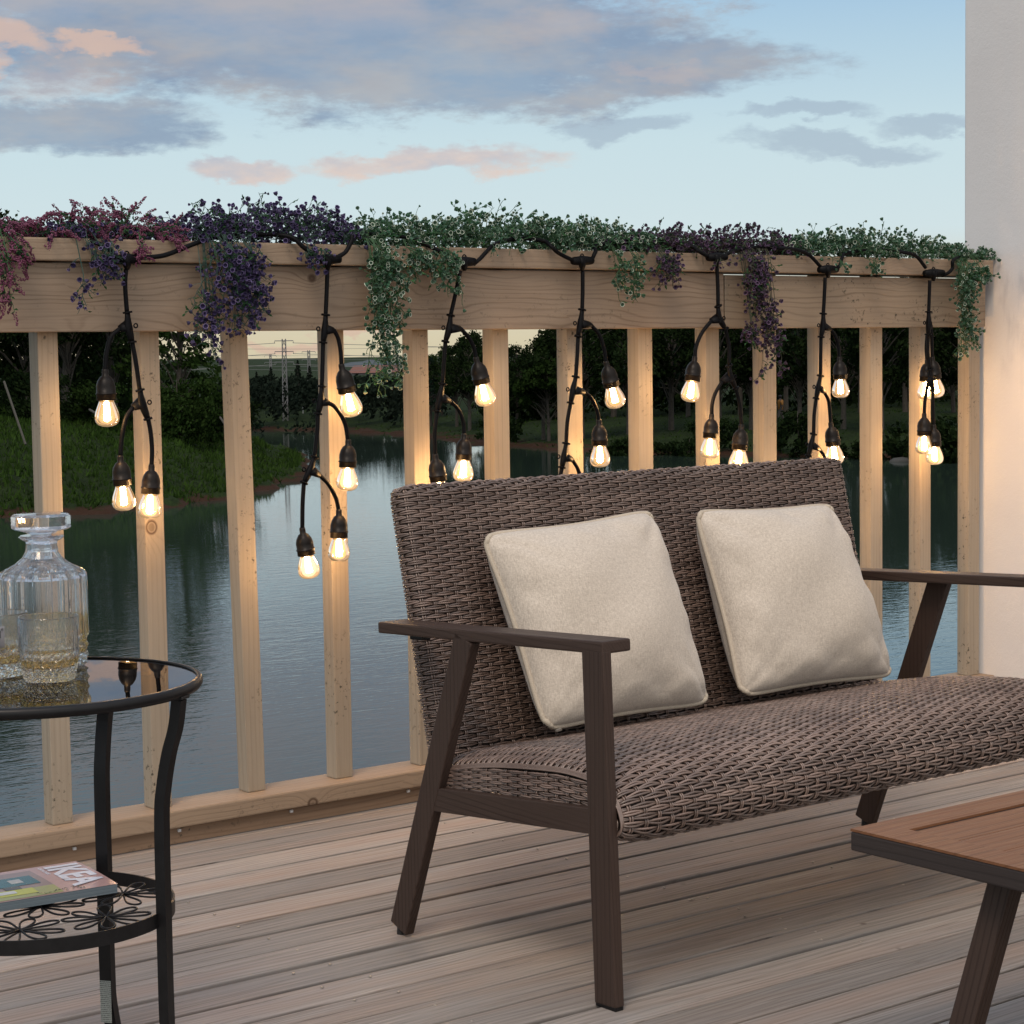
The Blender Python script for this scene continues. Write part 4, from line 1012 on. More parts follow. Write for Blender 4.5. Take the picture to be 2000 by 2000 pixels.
# magazine on the shelf
ZMg = ZS+.0005
c1, c2 = Vector((1.432, 2.884)), Vector((1.446, 3.058))
yv = (c2-c1).normalized(); xv = Vector((yv.y, -yv.x)); 
if xv.x < 0: xv = -xv
mg = empty('magazine', (c1.x-.11, (c1.y+c2.y)/2, ZS), 'pink-covered furniture catalogue lying on the wirework shelf of the side table', 'magazine')
WM, LM, HM = (c2-c1).length+.004, .235, .014
def mp(a, b, z): q = c1 + yv*b - xv*a; return (q.x, q.y, z)      # a: down the page from its top edge, b: across
m_ = MB(); n_ = 16
for i in range(n_+1):
    b = WM*i/n_; sag = .002*math.sin(math.pi*i/n_)
    for z_ in (ZMg, ZMg+HM+sag-.0006): m_.v += [mp(0, b, z_), mp(LM, b, z_)]
for i in range(n_):
    q = i*4; m_.f += [(q, q+4, q+5, q+1), (q+2, q+3, q+7, q+6), (q, q+2, q+6, q+4), (q+1, q+5, q+7, q+3)]
m_.f += [(0, 1, 3, 2), (n_*4, n_*4+2, n_*4+3, n_*4+1)]
ms, T, o = mat('page_edges'); xx, yy, zz = T.sep(T.obj()); pbsdf(T, o, T.mix(T.noise(T.comb(T.m('MULTIPLY', xx, 3.), T.m('MULTIPLY', yy, 3.), T.m('MULTIPLY', zz, 1500.)), 1., 2), (.03, .05, .06), (.22, .27, .30)), .6)
m_.build('pages', ms, mg)
def flatm(name, col, rough=.25):
    m, T, o = mat(name); pbsdf(T, o, T.mix(T.rng(T.noise(T.obj(), 60, 3), .3, .7), tuple(c*.92 for c in col), col), rough, spec=.5); return m
def cover_z(b): return ZMg+HM+.002*math.sin(math.pi*min(max(b/WM, 0), 1))
m_ = MB()
for i in range(n_+1):
    b = WM*i/n_; m_.v += [mp(-.001, b, cover_z(b)), mp(LM+.001, b, cover_z(b))]
m_.f = [(2*i, 2*i+1, 2*i+3, 2*i+2) for i in range(n_)]
cov = m_.build('cover', flatm('pink_cover', (.50, .33, .30)), mg)
def patch(name, a0, a1, b0, b1, col, dz, par=None):
    m_ = MB(); k = 4
    for i in range(k+1):
        b = b0+(b1-b0)*i/k; m_.v += [mp(a0, b, cover_z(b)+dz), mp(a1, b, cover_z(b)+dz)]
    m_.f = [(2*i, 2*i+1, 2*i+3, 2*i+2) for i in range(k)]
    return m_.build(name, flatm(name+'_print', col), mg)
patch('cover_picture', .085, .232, .012, WM-.02, (.30, .22, .20), .0004)
patch('cover_picture', .085, .232, .004, .05, (.34, .36, .14), .0006)
patch('cover_picture', .098, .165, .07, .125, (.03, .13, .15), .0008)
patch('cover_picture', .12, .14, .085, .11, (.45, .45, .42), .0010)
patch('cover_picture', .12, .18, .02, .05, (.50, .52, .08), .0010)
patch('cover_picture', .135, .16, .05, .07, (.08, .07, .06), .0012)
patch('cover_picture', .15, .2, .03, .045, (.60, .62, .60), .0014)
r4 = random.Random(8)
for i in range(34):
    a = r4.uniform(.05, .125); b = r4.uniform(.003, .022); s_ = r4.uniform(.0015, .004)
    q = mp(a, b, cover_z(b)+.0012); mm = MB()
    if i == 0: twm = MB()
    ang = r4.uniform(0, 3.14); dx, dy = math.cos(ang)*s_, math.sin(ang)*s_
    twm.add([(q[0]-dx, q[1]-dy, q[2]), (q[0]+dy*.4, q[1]-dx*.4, q[2]), (q[0]+dx, q[1]+dy, q[2]), (q[0]-dy*.4, q[1]+dx*.4, q[2])], [(0, 1, 2, 3)])
twm.build('plant_print', flatm('plant_print_ink', (.08, .12, .06)), mg)
def text_obj(body, size, name, m, parent, Mx, extr=.0001, bold=0.):
    cu = bpy.data.curves.new(name, 'FONT'); cu.body = body; cu.size = size; cu.extrude = extr; cu.offset = bold
    tmp = bpy.data.objects.new(name+'_t', cu); COL.objects.link(tmp); bpy.context.view_layer.update()
    me = bpy.data.meshes.new_from_object(tmp.evaluated_get(bpy.context.evaluated_depsgraph_get())); bpy.data.objects.remove(tmp); bpy.data.curves.remove(cu)
    me.transform(Mx); me.materials.clear(); me.materials.append(m); me.name = name
    o_ = bpy.data.objects.new(name, me); COL.objects.link(o_); attach(o_, parent); return o_
# reading direction far -> near, tops towards the page's top edge
rdv = Vector((-yv.x, -yv.y, 0)); upv = Vector((xv.x, xv.y, 0)); org = Vector(mp(.060, WM-.018, ZMg+HM+.0026))
TM = Matrix.Translation(org) @ Matrix((rdv, upv, Vector((0, 0, 1)))).transposed().to_4x4()
M['print_white'] = flatm('white_print', (.74, .78, .84))
text_obj('IKEA', .062, 'title', M['print_white'], mg, TM @ Matrix.Diagonal((1.08, 1.2, 1, 1)), .0001, .0022)
TM2 = Matrix.Translation(Vector(mp(.072, WM-.02, ZMg+HM+.0026))) @ Matrix((rdv, upv, Vector((0, 0, 1)))).transposed().to_4x4()
text_obj('CATALOGUE', .008, 'subtitle', M['print_white'], mg, TM2, .0001, .0001)

# ------------------------------------------------------------------ decanter and tumblers
def crystal_body(prof_o, prof_i, n_, c, fn, name, parent):
    m_ = MB()
    full = prof_o + prof_i; m_.lathe(full, n_, c, None, fn); return m_.build(name, M['crystal'], parent, True)
DC = Vector((1.318, 2.925, ZG+.0032)); s_ = .000838
def tumbler(cx, cy, label):
    c = Vector((cx, cy, ZG+.0032)); e = empty('whisky_tumbler', c, label, 'glass', 'whisky tumblers on the side table')
    def cut(a, r, z):
        if r < .02 or z > .047 or z < .001: return r
        w = max(0, min(1, (.047-z)/.008)) if z > .035 else 1
        ph = z/.047*math.pi*3
        return r*(1-.09*w*(abs(math.sin(a*9+ph))**.5 * abs(math.sin(a*9-ph))**.5))
    def flute(a, r, z):
        if r < .02: return r
        return cut(a, r, z) if z <= .047 else r*(1-.012*abs(math.sin(a*9))*max(0, min(1, (.09-z)/.04)))
    Hh = .098; Ro = .0455
    zo = [0.0005, .003]+[.004+i*.0022 for i in range(20)]+[.05, .06, .07, .08, .09, Hh-.001]
    po = [(.0, 0), (Ro*.80, 0)]+[(Ro*(.86+.14*min(1, z/.03)), z) for z in zo[1:]]+[(Ro*.985, Hh)]
    pi = [(Ro*.945, Hh), (Ro*.93, Hh-.002), (Ro*.92, .05), (Ro*.88, .024), (Ro*.78, .020), (0, .0195)]
    m_ = MB(); m_.lathe(po+pi, 72, c, None, flute); m_.build('glass', M['crystal'], e, False)
    m_ = MB(); m_.lathe([(0, .0205), (Ro*.79, .0210), (Ro*.87, .025), (Ro*.90, .034), (Ro*.90, .0342), (0, .0342)], 40, c); m_.build('whisky', M['whisky'], e, True)
    return e
q = at(98, 1331, 2, ZG); tumbler(q.x, q.y, 'cut crystal tumbler with a little whisky, in front of the decanter')
q = at(-1, 1322, 2, ZG); tumbler(q.x, q.y, 'cut crystal tumbler cropped by the left edge of the photo')
dq = at(89, 1302, 2, ZG); c = Vector((dq.x, dq.y, ZG+.0032))
dec = empty('decanter', c, 'tall fluted crystal decanter with a flat stopper, part filled with whisky', 'decanter')
mpx = 1/FPX*(Vector((dq.x, dq.y, ZG))-Vector((0, 0, CH))).length
Hd = 175*mpx; Rb = 83*mpx
def dfl(a, r, z):
    if z > Hd*1.02 or r < Rb*.45: return r
    k_ = 1-.06*abs(math.sin(a*7))*(1 if z > Hd*.32 else .3)
    if z <= Hd*.32 and z > .003:
        ph = z/(Hd*.32)*math.pi*3; k_ *= 1-.09*(abs(math.sin(a*7+ph))*abs(math.sin(a*7-ph)))**.5
    return r*k_
sh = Hd
po = [(0, 0), (Rb*.93, 0)]+[(Rb*(.97+.03*min(1, i/4)), .002+i*Hd*.32/18) for i in range(19)]+[(Rb, Hd*.5), (Rb, Hd*.7), (Rb*1., Hd*.9), (Rb*.995, Hd*.98), (Rb*.955, Hd*1.02), (Rb*.80, Hd*1.06), (Rb*.60, Hd*1.11), (Rb*.45, Hd*1.17), (Rb*.37, Hd*1.24), (Rb*.345, Hd*1.32), (Rb*.36, Hd*1.345), (Rb*.47, Hd*1.375), (Rb*.51, Hd*1.395), (Rb*.47, Hd*1.412)]
pi = [(Rb*.24, Hd*1.412), (Rb*.24, Hd*1.25), (Rb*.34, Hd*1.16), (Rb*.52, Hd*1.08), (Rb*.78, Hd*1.015), (Rb*.90, Hd*.95), (Rb*.91, Hd*.5), (Rb*.89, Hd*.12), (Rb*.8, Hd*.085), (0, Hd*.08)]
m_ = MB(); m_.lathe(po+pi, 84, c, None, dfl); m_.build('bottle', M['crystal'], dec, False)
m_ = MB(); m_.lathe([(0, Hd*.09), (Rb*.78, Hd*.092), (Rb*.87, Hd*.14), (Rb*.87, Hd*.53), (0, Hd*.53)], 48, c); m_.build('whisky', M['whisky'], dec, True)
m_ = MB(); z0 = Hd*1.415
m_.lathe([(0, -.04), (Rb*.22, -.04), (Rb*.22, .0005), (Rb*.30, .002), (Rb*.36, .005), (Rb*.58, .008), (Rb*.665, .011), (Rb*.665, .030), (Rb*.60, .034), (0, .035)], 8, c+Vector((0, 0, z0)), Matrix.Rotation(.3, 4, 'Z')); m_.build('stopper', M['crystal'], dec)
# white reflection at the left edge, built as a little lettered card
p = at(2, 1247, 1, c.y-.055); tg_ = empty('reflection_card', p, 'small white card with black lettering standing in for a reflection behind the left tumbler', 'tag')
h_ = 22*mpx; MB().box((p.x-.03, p.y, p.z-h_), (p.x+.007, p.y+.0006, p.z+h_), .0002).build('card', flatm('reflection_card_face', (.62, .60, .64)), tg_)
text_obj('Y', .022, 'letter', M['foot'], tg_, Matrix.Translation((p.x-.009, p.y-.0004, p.z+.001)) @ Matrix.Rotation(R(90), 4, 'X'), .0001, .0002)

# ------------------------------------------------------------------ string lights
LY = 4.235
def lp(x, y, dy=0.): return at(x, y, 1, LY+dy)
sl_e = empty('string_lights', lp(1000, 490), 'black outdoor string lights draped along the railing with hanging clusters of lit bulbs', 'string lights')
WR = .0054
def wire(pts, name='wire', r=WR, dy=0.):
    P_ = [lp(*q, dy) if len(q) == 2 else lp(q[0], q[1], q[2]) for q in pts]
    return MB().tube(bez(P_, 6), r, 8).build(name, M['black_rubber'], sl_e, True)
def frame(z, x=None):
    z = z.normalized(); x = (x or Vector((0, -1, 0))); x = (x - z*x.dot(z)).normalized(); y = z.cross(x); return Matrix((x, y, z)).transposed().to_4x4()
bulb_proto = {}
def bulb(top, sb, bb, dy=0.):
    a, b_, c_ = lp(*top, dy), lp(*sb, dy), lp(*bb, dy)
    ax = (c_-a).normalized(); Ls = .0535; Lb = .047
    Mx = Matrix.Translation(a) @ frame(-ax)       # local -z runs down towards the bulb
    if not bulb_proto:
        s_ = MB(); s_.lathe([(0, .004), (.0055, .004), (.0062, 0), (.0062, -.008), (.0105, -.011), (.0155, -.019), (.0178, -.028), (.0178, -.040), (.0192, -.0405), (.0192, -.043), (.0178, -.0435), (.0182, -.0535), (.0150, -.0545), (0, -.0545)], 24)
        bulb_proto['socket'] = s_
        g_ = MB(); pr = [(.0128, -.0535), (.0145, -.0585), (.0175, -.066), (.0205, -.074), (.0224, -.082), (.0228, -.088), (.0210, -.0945), (.0165, -.0995), (.0090, -.1025), (.0001, -.1035)]
        g_.lathe(pr, 28); bulb_proto['glass'] = g_
        f_ = MB()
        for k_ in range(4):
            an = k_*math.pi/2+.4; f_.tube([(.0042*math.cos(an), .0042*math.sin(an), -.058), (.0058*math.cos(an+.2), .0058*math.sin(an+.2), -.090)], .0017, 6)
        f_.tube([(0, 0, -.055), (0, 0, -.062)], .003, 8)
        bulb_proto['filament'] = f_
        for k_ in ('socket', 'glass', 'filament'):
            me = bpy.data.meshes.new(k_); me.from_pydata(bulb_proto[k_].v, [], bulb_proto[k_].f); me.polygons.foreach_set('use_smooth', [True]*len(me.polygons))
            me.materials.append(M[{'socket': 'socket', 'glass': 'bulb_glass', 'filament': 'filament'}[k_]]); bulb_proto[k_] = me
    s_ = bpy.data.objects.new('bulb_socket', bulb_proto['socket']); COL.objects.link(s_)
    k_s = (c_-a).length/.1035; s_.matrix_world = Mx @ Matrix.Scale(min(1.32, max(1.02, k_s)), 4); s_.parent = sl_e; s_.matrix_parent_inverse = wm(sl_e).inverted()
    for nm in ('glass', 'filament'):
        o_ = bpy.data.objects.new('glass_bulb' if nm == 'glass' else 'filament', bulb_proto[nm]); COL.objects.link(o_); o_.parent = s_
    li = bpy.data.lights.new('bulb_light', 'POINT'); li.energy = BULB_W*rnd.uniform(.85, 1.15); li.color = (1, .54, .21); li.shadow_soft_size = .010
    lo = bpy.data.objects.new('bulb_light', li); COL.objects.link(lo); lo.parent = s_; lo.location = (0, 0, -.077)
BULB_W = 1.6
def tconn(x, y, xl, xr, yb):
    """T connector on the main cable: left and right arms, stem downwards, a hanging ring on top"""
    c_, l_, r_, b_ = lp(x, y), lp(xl, y+1), lp(xr, y), lp(x, yb); m_ = MB()
    m_.tube([l_, c_, r_], [.0098, .0135, .0098], 8); m_.tube([c_+Vector((0, 0, .005)), c_.lerp(b_, .45), b_], [.0245, .0190, .0090], 8, True, .5)
    ring = [c_+Vector((.0055*math.cos(k*.6283), 0, .012+.0055*math.sin(k*.6283))) for k in range(11)]
    m_.tube(ring, .0018, 6, False); m_.build('connector', M['black_rubber'], sl_e, True)
def yconn(top, cen, side, bot, dy=0.):
    a, c_, s_, b_ = lp(*top, dy), lp(*cen, dy), lp(*side, dy), lp(*bot, dy); m_ = MB()
    m_.tube([a, a.lerp(c_, .35), c_, b_.lerp(c_, .3), b_], [.0098, .0104, .0160, .0125, .0094], 8, True, .6)
    m_.tube([c_, c_.lerp(s_, .5), s_], [.0175, .0135, .0092], 8, True, .6)
    for q, w_ in ((a, .0115), (b_, .0108)): m_.tube([q-(b_-a).normalized()*.002, q+(b_-a).normalized()*.002], w_, 8)
    sg = 1 if (s_-c_).dot(Vector((1, 0, 0))) < 0 else -1
    rc = c_+Vector((sg*.0195, 0, .001)); m_.tube([rc+Vector((.0048*math.cos(k*.6283), 0, .0048*math.sin(k*.6283))) for k in range(11)], .0017, 6, False)
    m_.build('connector', M['black_rubber'], sl_e, True)
up = -.0
# --- main cable runs between the T connectors (over the top board behind the flowers)
def over(pts): return wire([(x, y, d) if True else None for x, y, d in pts], 'main_cable', .0056)
over([(-60, 470, .05), (60, 468, .06), (150, 462, .05), (208, 484, .0), (228, 503, 0)])
over([(268, 504, 0), (315, 500, 0), (348, 489, .005), (388, 473, .01), (430, 462, .06), (500, 458, .07), (565, 462, .02), (594, 484, 0), (622, 503, 0)])
over([(660, 502, 0), (675, 492, 0), (686, 472, 0), (692, 458, .01), (730, 458, .06), (800, 465, .05), (853, 488, .005), (890, 509, 0)])
over([(925, 516, 0), (938, 505, 0), (951, 491, 0), (969, 476, .005), (1010, 466, .05), (1060, 470, .03), (1077, 482, 0), (1092, 495, 0), (1122, 510, 0)])
over([(1155, 509, 0), (1163, 492, 0), (1170, 478, .03), (1260, 468, .06), (1340, 478, .03), (1365, 491, 0), (1385, 502, 0)])
over([(1416, 498, 0), (1440, 488, .02), (1490, 482, .04), (1524, 485, .005), (1553, 487, 0), (1579, 497, 0), (1602, 520, 0)])
over([(1634, 525, 0), (1642, 516, 0), (1644, 506, 0), (1655, 494, .03), (1720, 488, .05), (1765, 493, .005), (1789, 500, 0), (1808, 523, 0)])
over([(1840, 538, 0), (1852, 533, 0), (1860, 524, 0), (1862, 508, 0), (1880, 500, .04)])
tconn(248, 506, 226, 270, 527); tconn(640, 506, 620, 664, 527); tconn(907, 511, 888, 927, 529); tconn(1137, 509, 1118, 1157, 529); tconn(1400, 502, 1382, 1418, 521); tconn(1617, 526, 1600, 1635, 543); tconn(1823, 533, 1806, 1842, 549)
# A
wire([(246, 526), (244.5, 560), (248, 611)]); yconn((249, 610), (250, 637), (234, 642), (258, 668))
wire([(234, 642), (217, 658), (208, 690), (205, 725)]); bulb((205.4, 725), (207, 783), (210, 834))
wire([(258, 667), (266, 712), (273, 763)]); yconn((273.5, 762), (277, 787), (260, 796), (289, 818))
wire([(260, 796), (246, 817), (238, 855), (235, 893)]); bulb((235, 893.5), (239, 948), (243.5, 998))
wire([(289, 817), (294, 843), (297, 877), (296, 911)]); bulb((296, 911), (294, 966), (291.7, 1014))
# B
wire([(639.5, 526), (638, 570), (636, 616)]); yconn((636, 615), (635, 643), (652, 645), (631, 669))
wire([(652, 644.6), (660, 660), (665, 685), (667, 714)]); bulb((667, 714.5), (679, 767.5), (689.5, 814))
wire([(631, 668), (630, 710), (628.6, 755)]); yconn((628.6, 755), (627, 783), (641.5, 787), (621, 808))
wire([(641.5, 787), (655, 796), (673, 825), (680, 862)], dy=-.006); bulb((680, 862), (679, 916), (678, 959.5), -.006)
wire([(621, 807.6), (619.5, 845), (614, 893)]); yconn((614, 893), (607, 917), (624, 928), (593.6, 943))
wire([(624, 928), (641.5, 946), (656, 973), (662, 999)]); bulb((662, 999), (661.7, 1052.7), (662, 1097.5))
wire([(593.6, 942), (591, 985), (590.5, 1034)]); bulb((590.5, 1034), (599, 1089), (606, 1130))
# C
wire([(899, 529), (890, 572), (880, 616)]); yconn((880, 616), (878, 641), (900, 642), (870, 667))
wire([(900, 642), (916, 660), (926, 681), (930, 701)]); bulb((930, 701), (941.7, 750), (951.4, 792.8))
wire([(870, 667), (867, 710), (864.5, 750)]); yconn((864.5, 750), (860, 775), (879, 783), (853.6, 803))
wire([(879, 783), (896, 801), (905, 826), (906.5, 850)]); bulb((906.5, 850), (905.8, 900.7), (904.3, 942))
wire([(853.6, 803), (849, 846), (850, 890)]); bulb((850, 890), (856.5, 940.6), (862, 985))
# D
wire([(1138, 529), (1138, 570), (1137, 605)]); yconn((1137, 605), (1134, 632), (1154, 634), (1129, 657))
wire([(1154, 634), (1171, 655), (1180, 682), (1184, 709)]); bulb((1184, 708.7), (1194.6, 757), (1205, 797))
wire([(1129, 657), (1127, 700), (1124.6, 736)]); yconn((1124.6, 736), (1120, 761), (1141, 765), (1114.5, 787))
wire([(1141, 765), (1155, 778), (1166, 802), (1170, 823)]); bulb((1170, 823), (1173, 871), (1172.6, 913))
wire([(1114.5, 786.6), (1108, 825), (1105.8, 866)]); yconn((1105.8, 866), (1102, 892), (1117.4, 897), (1097.5, 913))
wire([(1117.4, 897), (1130, 920), (1137, 960)]); bulb((1137, 960), (1139, 1008), (1141, 1050))
wire([(1097.5, 913), (1092, 945), (1090, 980)]); bulb((1090, 980), (1090, 1030), (1090, 1072))
# E
wire([(1400, 520), (1402, 560), (1402.5, 598)]); yconn((1402.5, 598), (1404, 622), (1389, 627), (1416.7, 642))
wire([(1389, 627), (1371, 650), (1360, 676), (1357, 700)]); bulb((1357, 699.6), (1352.5, 745), (1347, 785.5))
wire([(1416.7, 641.7), (1424, 676), (1424, 714)]); yconn((1424, 714), (1426, 736), (1410.5, 745), (1437, 758))
wire([(1410.5, 745), (1397, 768), (1391, 790), (1390, 812)]); bulb((1390, 812), (1386, 856.5), (1385, 896))
wire([(1437, 757.6), (1445, 792), (1448, 832)]); bulb((1448, 832), (1445, 881), (1441, 922))
# F
wire([(1611.6, 542), (1610, 580), (1608, 613)]); yconn((1608, 612.7), (1608, 636), (1621.7, 642), (1603.6, 658))
wire([(1621.7, 641.7), (1632, 658), (1638, 678), (1639.5, 700)]); bulb((1639.5, 699.6), (1640.6, 739.5), (1642.4, 777.5))
wire([(1603.6, 658), (1603, 695), (1602.5, 734)]); yconn((1602.5, 734), (1599, 756), (1610, 765), (1594, 778))
wire([(1610, 765), (1618, 782), (1621, 806), (1622.5, 828)]); bulb((1622.5, 828), (1628, 870), (1632, 908))
wire([(1594, 777.5), (1590, 812), (1589, 848)]); yconn((1589, 848), (1585, 868), (1600.7, 877), (1579, 890))
wire([(1600.7, 877), (1612, 895), (1616, 925)]); bulb((1616, 925), (1617, 968), (1618, 1005))
wire([(1579, 890), (1574, 910), (1572, 935)]); bulb((1572, 935), (1572, 980), (1572, 1018))
# G
wire([(1816, 547.5), (1815, 580), (1813.8, 609)]); yconn((1813.8, 609), (1814, 631), (1819, 638, ), (1812.7, 653))
wire([(1819, 640), (1820, 668), (1821, 700)], dy=.02); bulb((1821, 699.6), (1825.4, 739.5), (1829, 777), .02)
wire([(1812.7, 652), (1812.5, 690), (1816, 722)]); yconn((1816, 722), (1818, 741), (1812, 752), (1821.7, 762))
wire([(1812, 752), (1807, 780), (1805, 810)], dy=.012); bulb((1805, 810), (1803.6, 852), (1805, 888), .012)
wire([(1821.7, 761), (1822, 795), (1823.6, 832)], dy=-.006); bulb((1823.6, 832), (1825, 875), (1826, 908), -.006)
wire([(1811, 652), (1809, 680), (1811, 704)], dy=.035); bulb((1811, 704), (1809, 745), (1808, 782), .035)

# ------------------------------------------------------------------ flower garlands on the top board
def petal_mat(name, outer, inner, var=.2, pale=None):
    m, T, o = mat(name); g = T.new('ShaderNodeNewGeometry').outputs
    k = T.rng(g['Random Per Island'], 0, 1, 1-var*1.6, 1+var)
    c = T.mix(g['Backfacing'], outer, inner)
    if pale is not None: c = T.mix(T.m('GREATER_THAN', g['Random Per Island'], pale), outer, inner); c = T.mix(1., c, T.comb(k, k, k), 'MULTIPLY')
    pbsdf(T, o, c, .55, spec=.3); return m
M['bell_white'] = petal_mat('white_green_bells', (.035, .10, .055), (.12, .20, .13), .4)
M['bell_whiterim'] = petal_mat('white_rims', (.07, .15, .09), (.50, .56, .46), .25, .55)
M['bell_purple'] = petal_mat('purple_bells', (.045, .035, .085), (.075, .055, .15), .4)
M['bell_purplerim'] = petal_mat('purple_rims', (.05, .04, .085), (.155, .12, .25), .3, .45)
M['bell_dusky'] = petal_mat('dusky_bells', (.045, .028, .048), (.09, .055, .10), .4)
M['bell_duskyrim'] = petal_mat('dusky_rims', (.05, .03, .055), (.15, .09, .17), .3, .45)
M['heather'] = petal_mat('heather_florets', (.15, .040, .082), (.15, .040, .082), .5)
M['stem_green'] = petal_mat('green_stems', (.045, .10, .045), (.045, .10, .045), .3)
M['stem_teal'] = petal_mat('teal_stems', (.04, .075, .06), (.04, .075, .06), .3)
M['stem_brown'] = petal_mat('brownish_stems', (.055, .06, .04), (.055, .06, .04), .3)
M['sprig_leaf'] = leaf_mat('sprig_leaves', (.025, .07, .03), (.05, .12, .05))
def garland(label, seed, spans, hangs, kind, stem, n_fill):
    """spans: list of (px, top_y) of the mound outline; hangs: list of (px, y_top, y_bottom, width, n)"""
    r_ = random.Random(seed); st_, bl, rm, lf = MB(), MB(), MB(), MB()
    def bell(p, d, s_):
        d = d.normalized(); F = frame(d, Vector((.3, -1, .2))); n_ = 7; k0 = len(bl.v)
        prof = [(.12*s_, 0), (.42*s_, .30*s_), (.50*s_, .72*s_)]
        vs_ = [F @ Vector((r*math.cos(6.283*k/n_), r*math.sin(6.283*k/n_), z)) + p for r, z in prof for k in range(n_)]
        fs_ = [(i*n_+k, i*n_+(k+1) % n_, (i+1)*n_+(k+1) % n_, (i+1)*n_+k) for i in range(2) for k in range(n_)]+[tuple(range(n_))[::-1]]
        bl.add(vs_, fs_)
        pr = [(.50*s_, .72*s_), (.575*s_, .80*s_), (.48*s_, .79*s_)]
        vs_ = [F @ Vector((r*math.cos(6.283*k/n_), r*math.sin(6.283*k/n_), z)) + p for r, z in pr for k in range(n_)]
        rm.add(vs_, fs_[:-1])
    def leaf(p, d, s_):
        d = d.normalized(); b_ = d.cross(Vector((r_.uniform(-1, 1), r_.uniform(-1, 1), r_.uniform(-1, 1)))).normalized(); u_ = d.cross(b_)*.18*s_
        lf.add([p, p+d*s_*.5+b_*s_*.24+u_, p+d*s_, p+d*s_*.5-b_*s_*.24+u_], [(0, 1, 2, 3)])
    def floret_spike(p, d, Ln):
        d = d.normalized(); n_ = int(Ln/.0011)
        for i in range(n_):
            f = i/n_; rad = .0058*(1-f*.65)*r_.uniform(.5, 1.1); a = r_.uniform(0, 6.28); o1 = d.orthogonal().normalized(); o2 = d.cross(o1)
            c_ = p+d*Ln*f+(o1*math.cos(a)+o2*math.sin(a))*rad; s_ = .0021*r_.uniform(.7, 1.3)
            bl.add([c_+Vector((s_, 0, 0)), c_+Vector((0, s_, 0)), c_+Vector((-s_, 0, 0)), c_+Vector((0, -s_, 0)), c_+Vector((0, 0, s_)), c_-Vector((0, 0, s_))],
                   [(0, 1, 4), (1, 2, 4), (2, 3, 4), (3, 0, 4), (1, 0, 5), (2, 1, 5), (3, 2, 5), (0, 3, 5)])
    def twig(p, d, Ln, nb, grav=.25, sz=.0105):
        """a curved stem with side stalks each ending in a bell"""
        pts = [p]; dd = d.normalized()
        for i in range(5):
            dd = (dd + Vector((r_.gauss(0, .18), r_.gauss(0, .18), r_.gauss(0, .14)-grav*.28))).normalized(); pts.append(pts[-1]+dd*Ln/5)
        for q in pts:
            if 4.262-.004 < q.y < 4.41 and q.z < 1.425: q.z = 1.425+r_.random()*.01
        st_.tube(pts, [.0011, .0010, .0009, .0008, .0007, .0006], 4, False)
        for i in range(nb):
            f = r_.uniform(.25, 1.)*5; j = min(int(f), 4); q = pts[j].lerp(pts[j+1], f-j)
            e_ = (Vector((r_.gauss(0, 1), r_.gauss(0, 1)-.25, r_.gauss(0, .8)+.15)).normalized()+dd*.6).normalized(); l_ = r_.uniform(.008, .022)
            if kind == 'heather':
                if i % 4 == 0: floret_spike(q, (e_+dd).normalized(), r_.uniform(.016, .028))
                else: leaf(q, e_, r_.uniform(.010, .017))
            else:
                mid = q+e_*l_*.5+Vector((0, 0, .002)); end = q+e_*l_
                st_.tube([q, mid, end], [.0007, .0006, .0006], 3, False)
                if r_.random() < .22: leaf(mid, e_, r_.uniform(.009, .016)); leaf(end, e_+Vector((.3, 0, .2)), r_.uniform(.008, .014)); continue
                bell(end, (e_+Vector((0, -.35, r_.uniform(-.3, .3)))), sz*r_.uniform(.5, 1.15))
                if r_.random() < .5: leaf(mid, e_+Vector((r_.gauss(0, .6), r_.gauss(0, .6), .2)), r_.uniform(.006, .011))
        if kind == 'heather': floret_spike(pts[-1], dd, r_.uniform(.025, .042))
    xs = [s[0] for s in spans]
    def top_at(px):
        for (a, ya), (b, yb) in zip(spans, spans[1:]):
            if a <= px <= b: return ya+(yb-ya)*(px-a)/(b-a)
        return spans[-1][1]
    for i in range(n_fill):
        px = r_.uniform(xs[0], xs[-1]); p = at(px, 466, 1, 4.33); p.z = 1.424; p.y = r_.uniform(4.275, 4.385); p.x += (p.y-4.33)*.77
        base_y = 463+(px)*.0238; hmax = max(.02, (base_y-top_at(px))*.00123)
        d_ = Vector((r_.gauss(0, .9), r_.gauss(0, .45)-.12, abs(r_.gauss(.55, .4))+.12)).normalized()
        Ln = min(.11, max(.03, hmax*r_.uniform(.65, 1.05)/max(.42, d_.z)))
        q = p.copy(); q.z += hmax*r_.uniform(0, .42)
        twig(q, d_, Ln*(.8 if kind != 'heather' else .6), 5 if kind != 'heather' else 6, .55 if kind != 'heather' else .9)
